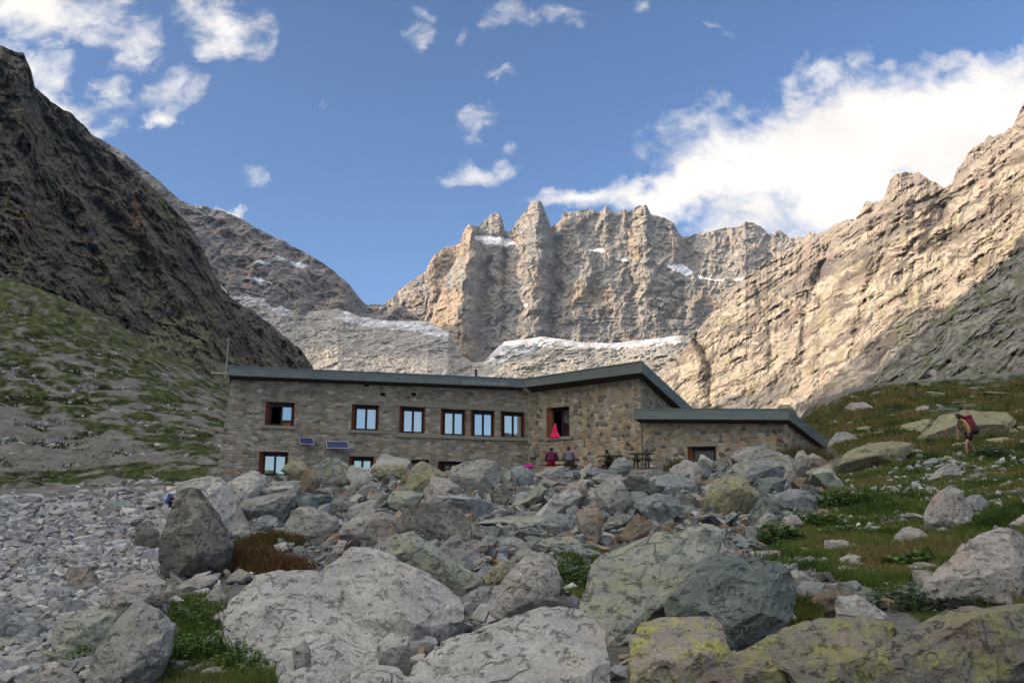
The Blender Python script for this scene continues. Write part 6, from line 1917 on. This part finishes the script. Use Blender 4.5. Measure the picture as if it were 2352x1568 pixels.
def fingers(V, E, wrist, d, side, s=.009):
    """palm and five separate fingers growing from the wrist vertex"""
    w = np.array(wrist[:3]); d = np.array(d, float); d /= np.linalg.norm(d)
    sd = np.array(side, float); sd -= d * sd.dot(d); sd /= np.linalg.norm(sd)
    nrm = np.cross(d, sd)
    wi = wrist[3]
    palm = len(V); V.append((*(w + d * .055), .034, .017)); E.append((wi, palm))
    for k, (off, L) in enumerate(((-.030, .070), (-.010, .080), (.010, .076), (.030, .060))):
        a = len(V)
        V.append((*(w + d * .10 + sd * off), s, s)); V.append((*(w + d * (.10 + L * .5) + sd * off * 1.1 + nrm * .008), s * .9, s * .9)); V.append((*(w + d * (.10 + L * .9) + sd * off * 1.1 + nrm * .028), s * .8, s * .8))
        E += [(palm, a), (a, a + 1), (a + 1, a + 2)]
    a = len(V)
    V.append((*(w + d * .045 - sd * .045), s * 1.1, s * 1.1)); V.append((*(w + d * .085 - sd * .062 + nrm * .012), s, s))
    E += [(palm, a), (a, a + 1)]


def head(parent, c, fwd, r=.105, hair=M_HAIR, skin_mat=M_SKIN, pony=False, cap=None):
    """hair shell, nose, eyes, ears on the body's own head"""
    c = np.array(c, float); f = np.array(fwd, float); f /= np.linalg.norm(f)
    sd = np.cross(f, [0, 0, 1.0]); sd /= np.linalg.norm(sd); up = np.cross(sd, f)
    bm = bmesh.new()
    bmesh.ops.create_uvsphere(bm, u_segments=20, v_segments=14, radius=1.0)
    for v in bm.verts:
        p = np.array(v.co)
        q = c - f * .012 + up * .018 + f * p[1] * r * 1.06 + sd * p[0] * r * .88 + up * p[2] * r * 1.08
        v.co = q
    kill = [fa for fa in bm.faces if (lambda p: (p - c).dot(f) > r * .45 and (p - c).dot(up) < r * .55 or (p - c).dot(up) < -r * .75)(np.array(fa.calc_center_median()))]
    bmesh.ops.delete(bm, geom=kill, context='FACES')
    me = bpy.data.meshes.new('hair'); bm.to_mesh(me); bm.free(); me.materials.append(cap or hair)
    me.polygons.foreach_set('use_smooth', np.ones(len(me.polygons), bool))
    o = bpy.data.objects.new('cap' if cap else 'hair', me); COL.objects.link(o); o.parent = parent
    if pony:
        V, E = chain((*(c - f * .11 + up * .02), .03), (*(c - f * .17 - up * .03), .035), (*(c - f * .20 - up * .12), .03), (*(c - f * .20 - up * .20), .012))
        skin('ponytail', V, E, hair, parent)
    for nm, dd, rr in (('eye', .036, .012), ('eye', -.036, .012)):
        V, Fc = [], []
        q = c + f * r * .93 + sd * dd + up * .008
        tube(V, Fc, q - f * .01, q + f * .004, rr, rr * .6, 8)
        new_mesh(nm, V, Fc, M_HAIR, True, parent)


def body_head(V, E, neck_i, c, fwd, r=.10):
    """head volume with jaw and nose as part of the body skeleton"""
    c = np.array(c, float); f = np.array(fwd, float); f /= np.linalg.norm(f)
    up = np.array([0, 0, 1.0]); up = up - f * up.dot(f); up /= np.linalg.norm(up)
    i = len(V)
    V.append((*(c - up * r * .55 + f * r * .15), r * .70, r * .78)); V.append((*(c + up * r * .15), r * .86, r * .95)); V.append((*(c + up * r * .75), r * .60, r * .66))
    E += [(neck_i, i), (i, i + 1), (i + 1, i + 2)]
    V.append((*(c + f * r * 1.10 - up * r * .10), .016, .020)); E.append((i + 1, len(V) - 1))


# --- the hiker on the meadow: walking left, bent forward, big crimson and black pack
hx, hy = 2228, 1050
Yh = hit_ground(hx, hy)
ho = at(hx, hy, Yh); ho[2] = gz(ho[:2])[0]
k = (99.0 / F * Yh) / 1.58
hk = empty('person', tuple(ho), 'hiker walking left across the meadow in black shorts with a crimson and black pack', 'person')
hk.scale = (k, k, k)
# x negative = walking direction
V = [(0.06, 0, .88, .135, .12), (.03, 0, 1.02, .125, .10), (-.07, 0, 1.20, .14, .11), (-.16, 0, 1.32, .10, .09), (-.21, 0, 1.385, .052, .052)]
E = [(0, 1), (1, 2), (2, 3), (3, 4)]
body_head(V, E, 4, (-.285, 0, 1.47), (-1, 0, -.35), .098)


def limb(V, E, root, pts):
    p = root
    for q in pts:
        V.append(q); E.append((p, len(V) - 1)); p = len(V) - 1
    return p


limb(V, E, 0, [(.04, -.09, .82, .085), (-.06, -.10, .62, .078), (-.15, -.10, .46, .052), (-.145, -.10, .30, .050), (-.12, -.10, .08, .034), (-.15, -.10, .04, .036), (-.25, -.10, .03, .03)])
limb(V, E, 0, [(.06, .09, .82, .085), (.10, .10, .64, .076), (.13, .10, .46, .052), (.21, .10, .33, .050), (.30, .10, .15, .034), (.29, .10, .10, .036), (.21, .10, .05, .03)])
wi = limb(V, E, 3, [(-.15, -.17, 1.30, .055), (-.14, -.20, 1.16, .046), (-.115, -.20, 1.03, .040), (-.09, -.185, .90, .034), (-.07, -.17, .79, .024)])
fingers(V, E, (*V[wi][:3], wi), (.35, .05, -1), (1, 0, 0))
wi = limb(V, E, 3, [(-.14, .17, 1.30, .055), (-.17, .20, 1.17, .046), (-.19, .20, 1.05, .040), (-.22, .18, .93, .034), (-.25, .16, .82, .024)])
fingers(V, E, (*V[wi][:3], wi), (-.2, -.05, -1), (1, 0, 0))
skin('body', V, E, M_SKIN, hk)
head(hk, (-.285, 0, 1.47), (-1, 0, -.35), .105, pony=True)
V, E = chain((.055, 0, .93, .17, .16), (.03, 0, 1.03, .165, .15), (-.06, 0, 1.18, .178, .155), (-.125, 0, 1.28, .15, .13), (-.15, 0, 1.32, .10, .09))
skin('tank_top', V, E, M_LIME, hk)
V = [(.05, 0, .98, .18, .17), (.055, 0, .89, .19, .18), (.04, -.09, .80, .145), (-.02, -.10, .70, .135), (-.06, -.10, .60, .12), (.065, .09, .80, .145), (.09, .10, .70, .135), (.11, .10, .60, .12)]
skin('shorts', V, [(0, 1), (1, 2), (2, 3), (3, 4), (1, 5), (5, 6), (6, 7)], M_BLACK, hk)
for (a, b, c) in (((-.122, -.10, .17), (-.125, -.10, .05), (-.27, -.10, .035)), ((.295, .10, .21), (.30, .10, .09), (.19, .10, .03))):
    skin('boot', [(*a, .046), (*b, .05), (*c, .04)], [(0, 1), (1, 2)], M_BOOT, hk)


def pack(parent, col_top, col_low, base, upv, fw, H, D, Wd, name='backpack'):
    """rucksack: main sack, lid, lower pocket, straps"""
    base = np.array(base, float); u = np.array(upv, float); u /= np.linalg.norm(u); f = np.array(fw, float); f -= u * f.dot(u); f /= np.linalg.norm(f)
    s = np.cross(u, f)

    def blob(nm, c, dims, mat, par, pw=.55):
        bm = bmesh.new(); bmesh.ops.create_uvsphere(bm, u_segments=20, v_segments=14, radius=1)
        for v in bm.verts:
            p = np.sign(np.array(v.co)) * np.abs(np.array(v.co)) ** pw
            wob = 1 + .05 * math.sin(p[0] * 5 + p[2] * 7)
            v.co = c + (s * p[0] * dims[0] + f * p[1] * dims[1] + u * p[2] * dims[2]) * wob
        me = bpy.data.meshes.new(nm); bm.to_mesh(me); bm.free(); me.materials.append(mat)
        me.polygons.foreach_set('use_smooth', np.ones(len(me.polygons), bool))
        o = bpy.data.objects.new(nm, me); COL.objects.link(o); o.parent = par; return o
    pk = blob(name, base + u * H * .5, (Wd * .5, D * .5, H * .5), col_top, parent)
    blob('lid', base + u * H * .98 - f * D * .02, (Wd * .48, D * .52, H * .13), col_top, pk, .6)
    blob('lower_pocket', base + u * H * .22 - f * D * .12, (Wd * .54, D * .46, H * .27), col_low, pk, .6)
    blob('front_pocket', base + u * H * .60 - f * D * .42, (Wd * .30, D * .16, H * .22), col_low, pk, .6)
    for sg in (-1, 1):
        V, E = chain((*(base + u * H * .85 + f * D * .42 + s * sg * .09), .022), (*(base + u * H * .92 + f * (D * .5 + .14) + s * sg * .10), .022), (*(base + u * H * .62 + f * (D * .5 + .24) + s * sg * .12), .02), (*(base + u * H * .3 + f * (D * .5 + .12) + s * sg * .15), .018))
        skin('strap', V, E, M_PACKB, pk, 1)
    return pk


pack(hk, M_PACKR, M_PACKB, (.235, 0, .86), (-.36, 0, 1), (-1, 0, -.36), .64, .30, .36)


def seated(label, x, y, Y, scale_px, shirt, trousers, hair=M_HAIR, lean=.12, face=(0, 1, 0), group='people sitting outside the hut', arms=True, turn=0.0, shirt_name='jacket'):
    """a person seated on a bench, seen from behind; y is where the seat is"""
    s = at(x, y, Y)
    o = np.array([s[0], s[1], s[2] - .45])
    e = empty('person', tuple(o), label, 'person', group, rz=turn)
    V = [(0, -.02, .52, .165, .125), (0, 0, .66, .15, .11), (0, .03 + lean * .4, .84, .165, .115), (0, .06 + lean * .7, .99, .13, .095), (0, .09 + lean, 1.08, .052, .055)]
    E = [(0, 1), (1, 2), (2, 3), (3, 4)]
    body_head(V, E, 4, (0, .12 + lean * 1.1, 1.19), (0, 1, -.15), .098)
    for sg in (-1, 1):
        limb(V, E, 0, [(sg * .10, .12, .50, .085), (sg * .12, .36, .49, .075), (sg * .12, .46, .46, .058), (sg * .12, .46, .26, .05), (sg * .12, .44, .08, .034), (sg * .12, .50, .03, .034), (sg * .12, .60, .02, .03)])
        wi = limb(V, E, 3, [(sg * .20, .07 + lean * .7, .97, .058), (sg * .27, .08 + lean * .5, .80, .048), (sg * .28, .14, .68, .042), (sg * .20, .30, .70, .034), (sg * .12, .42, .74, .024)])
        fingers(V, E, (*V[wi][:3], wi), (-sg * .3, 1, .1), (1, 0, 0))
    skin('body', V, E, M_SKIN, e)
    head(e, (0, .12 + lean * 1.1, 1.19), (0, 1, -.15), .105, hair)
    V = [(0, -.03, .54, .21, .18), (0, -.01, .66, .20, .165), (0, .03 + lean * .4, .84, .215, .175), (0, .06 + lean * .7, .985, .19, .155), (0, .085 + lean * .95, 1.06, .105, .10)]
    E = [(0, 1), (1, 2), (2, 3), (3, 4)]
    for sg in (-1, 1):
        limb(V, E, 3, [(sg * .20, .07 + lean * .7, .98, .11), (sg * .275, .08 + lean * .5, .80, .088), (sg * .285, .14, .675, .078), (sg * .22, .26, .69, .062)])
    skin(shirt_name, V, E, shirt, e)
    V = [(0, -.04, .58, .22, .19), (0, -.03, .50, .22, .19)]; E = [(0, 1)]
    for sg in (-1, 1):
        limb(V, E, 1, [(sg * .10, .12, .51, .13), (sg * .12, .36, .50, .112), (sg * .12, .47, .46, .075), (sg * .12, .47, .26, .066), (sg * .12, .45, .10, .055)])
    skin('trousers', V, E, trousers, e)
    for sg in (-1, 1):
        skin('boot', [(sg * .12, .45, .10, .052), (sg * .12, .46, .03, .05), (sg * .12, .60, .02, .042)], [(0, 1), (1, 2)], M_BOOT, e)
    return e


seated('person in a maroon jacket and bright red trousers sitting with their back to us', 1267, 1066, 40.6, 40, M_MAROON, M_RED)
seated('person in a grey violet fleece sitting beside the maroon jacket with their back to us', 1307, 1064, 40.4, 40, M_GREYV, M_GREYV, lean=.16, shirt_name='fleece')
seated('dark haired person at the table mostly hidden by the green grey boulder', 1405, 1071, 40.9, 40, M_BLACK, M_BLACK, turn=1.2)
# table the two are sitting at
picnic('dark table the two seated people lean on', 1248, 1330, 1056, 1084, 42.0)

# small magenta cushion by the boulder under the meter box
p = at(1213, 1074, 38.5)
bm = bmesh.new(); bmesh.ops.create_uvsphere(bm, u_segments=16, v_segments=10, radius=1)
for v in bm.verts:
    q = np.sign(np.array(v.co)) * np.abs(np.array(v.co)) ** .6
    v.co = q * [.26, .16, .11]
me = bpy.data.meshes.new('stuff_sack'); bm.to_mesh(me); bm.free(); me.materials.append(M_PINKS)
me.polygons.foreach_set('use_smooth', np.ones(len(me.polygons), bool))
o = bpy.data.objects.new('stuff_sack', me); COL.objects.link(o); o.location = (p[0], p[1], p[2] + .05)
tag(o, 'small magenta bag lying behind the boulders below the grey box', 'bag')

# --- hiker half hidden behind the mottled boulder, blue pack cover
Yb = 36.0
Yb = hit_ground(389, 1178)
bp = at(389, 1178, Yb); bp[2] = gz(bp[:2])[0]
bk = empty('person', tuple(bp), 'hiker with a blue covered backpack half hidden behind the dark mottled boulder', 'person')
zt = at(398, 1132, Yb)[2] - bp[2]
kk = zt / 1.62
bk.scale = (kk, kk, kk)
V = [(0, 0, .90, .14, .12), (.02, 0, 1.05, .13, .10), (.07, 0, 1.22, .15, .11), (.11, 0, 1.36, .11, .09), (.14, 0, 1.43, .052, .052)]
E = [(0, 1), (1, 2), (2, 3), (3, 4)]
body_head(V, E, 4, (.18, 0, 1.54), (1, .2, -.1), .098)
limb(V, E, 0, [(.02, -.09, .84, .09), (.12, -.10, .64, .08), (.18, -.10, .47, .056), (.16, -.10, .28, .05), (.13, -.10, .08, .036), (.22, -.10, .03, .032)])
limb(V, E, 0, [(0, .09, .84, .09), (-.06, .10, .64, .08), (-.10, .10, .47, .056), (-.17, .10, .30, .05), (-.25, .10, .12, .036), (-.17, .10, .04, .032)])
for sg in (-1, 1):
    wi = limb(V, E, 3, [(.10, sg * .17, 1.33, .056), (.14, sg * .21, 1.17, .047), (.18, sg * .20, 1.06, .041), (.26, sg * .17, 1.0, .034), (.34, sg * .14, .98, .024)])
    fingers(V, E, (*V[wi][:3], wi), (1, 0, -.2), (0, 0, 1))
skin('body', V, E, M_SKIN, bk)
head(bk, (.18, 0, 1.54), (1, .2, -.1), .105, cap=M_CAP)
V = [(0, 0, .92, .18, .16), (.02, 0, 1.05, .175, .15), (.07, 0, 1.22, .195, .16), (.11, 0, 1.36, .16, .13)]
E = [(0, 1), (1, 2), (2, 3)]
for sg in (-1, 1):
    limb(V, E, 3, [(.10, sg * .17, 1.32, .07), (.14, sg * .21, 1.17, .06), (.18, sg * .205, 1.07, .052)])
skin('shirt', V, E, mat_plain('dark_red_shirt', (.11, .008, .02), .85, .1), bk)
V = [(0, 0, .92, .158, .14)]; E = []
limb(V, E, 0, [(.02, -.09, .84, .11), (.12, -.10, .64, .098), (.18, -.10, .47, .075), (.16, -.10, .28, .066), (.13, -.10, .10, .056)])
limb(V, E, 0, [(0, .09, .84, .11), (-.06, .10, .64, .098), (-.10, .10, .47, .075), (-.17, .10, .30, .066), (-.24, .10, .14, .056)])
skin('trousers', V, E, M_BLACK, bk)
pack(bk, M_BLUE, M_BLUE, (-.20, 0, .86), (.30, 0, 1), (1, 0, -.3), .66, .34, .42)


# ------------------------------------------------------------------ the evening air of the valley
bm = bmesh.new(); bmesh.ops.create_cube(bm, size=1.0)
for v in bm.verts:
    v.co = (v.co.x * 5200 - 200, 900 + v.co.y * 7400, (-60 if v.co.z < 0 else 1180))
me = bpy.data.meshes.new('haze'); bm.to_mesh(me); bm.free()
m, T = new_mat('haze_air')
pv = T.n('ShaderNodeVolumePrincipled')
T.set(pv, 'Color', (.62, .80, 1.0)); T.set(pv, 'Density', 0.000040); T.set(pv, 'Anisotropy', 0.2)
oo = T.n('ShaderNodeOutputMaterial'); T.t.links.new(pv.outputs[0], oo.inputs['Volume'])
me.materials.append(m)
hz = bpy.data.objects.new('haze', me); COL.objects.link(hz)
tag(hz, 'thin blue evening haze filling the valley', 'haze', kind='stuff')
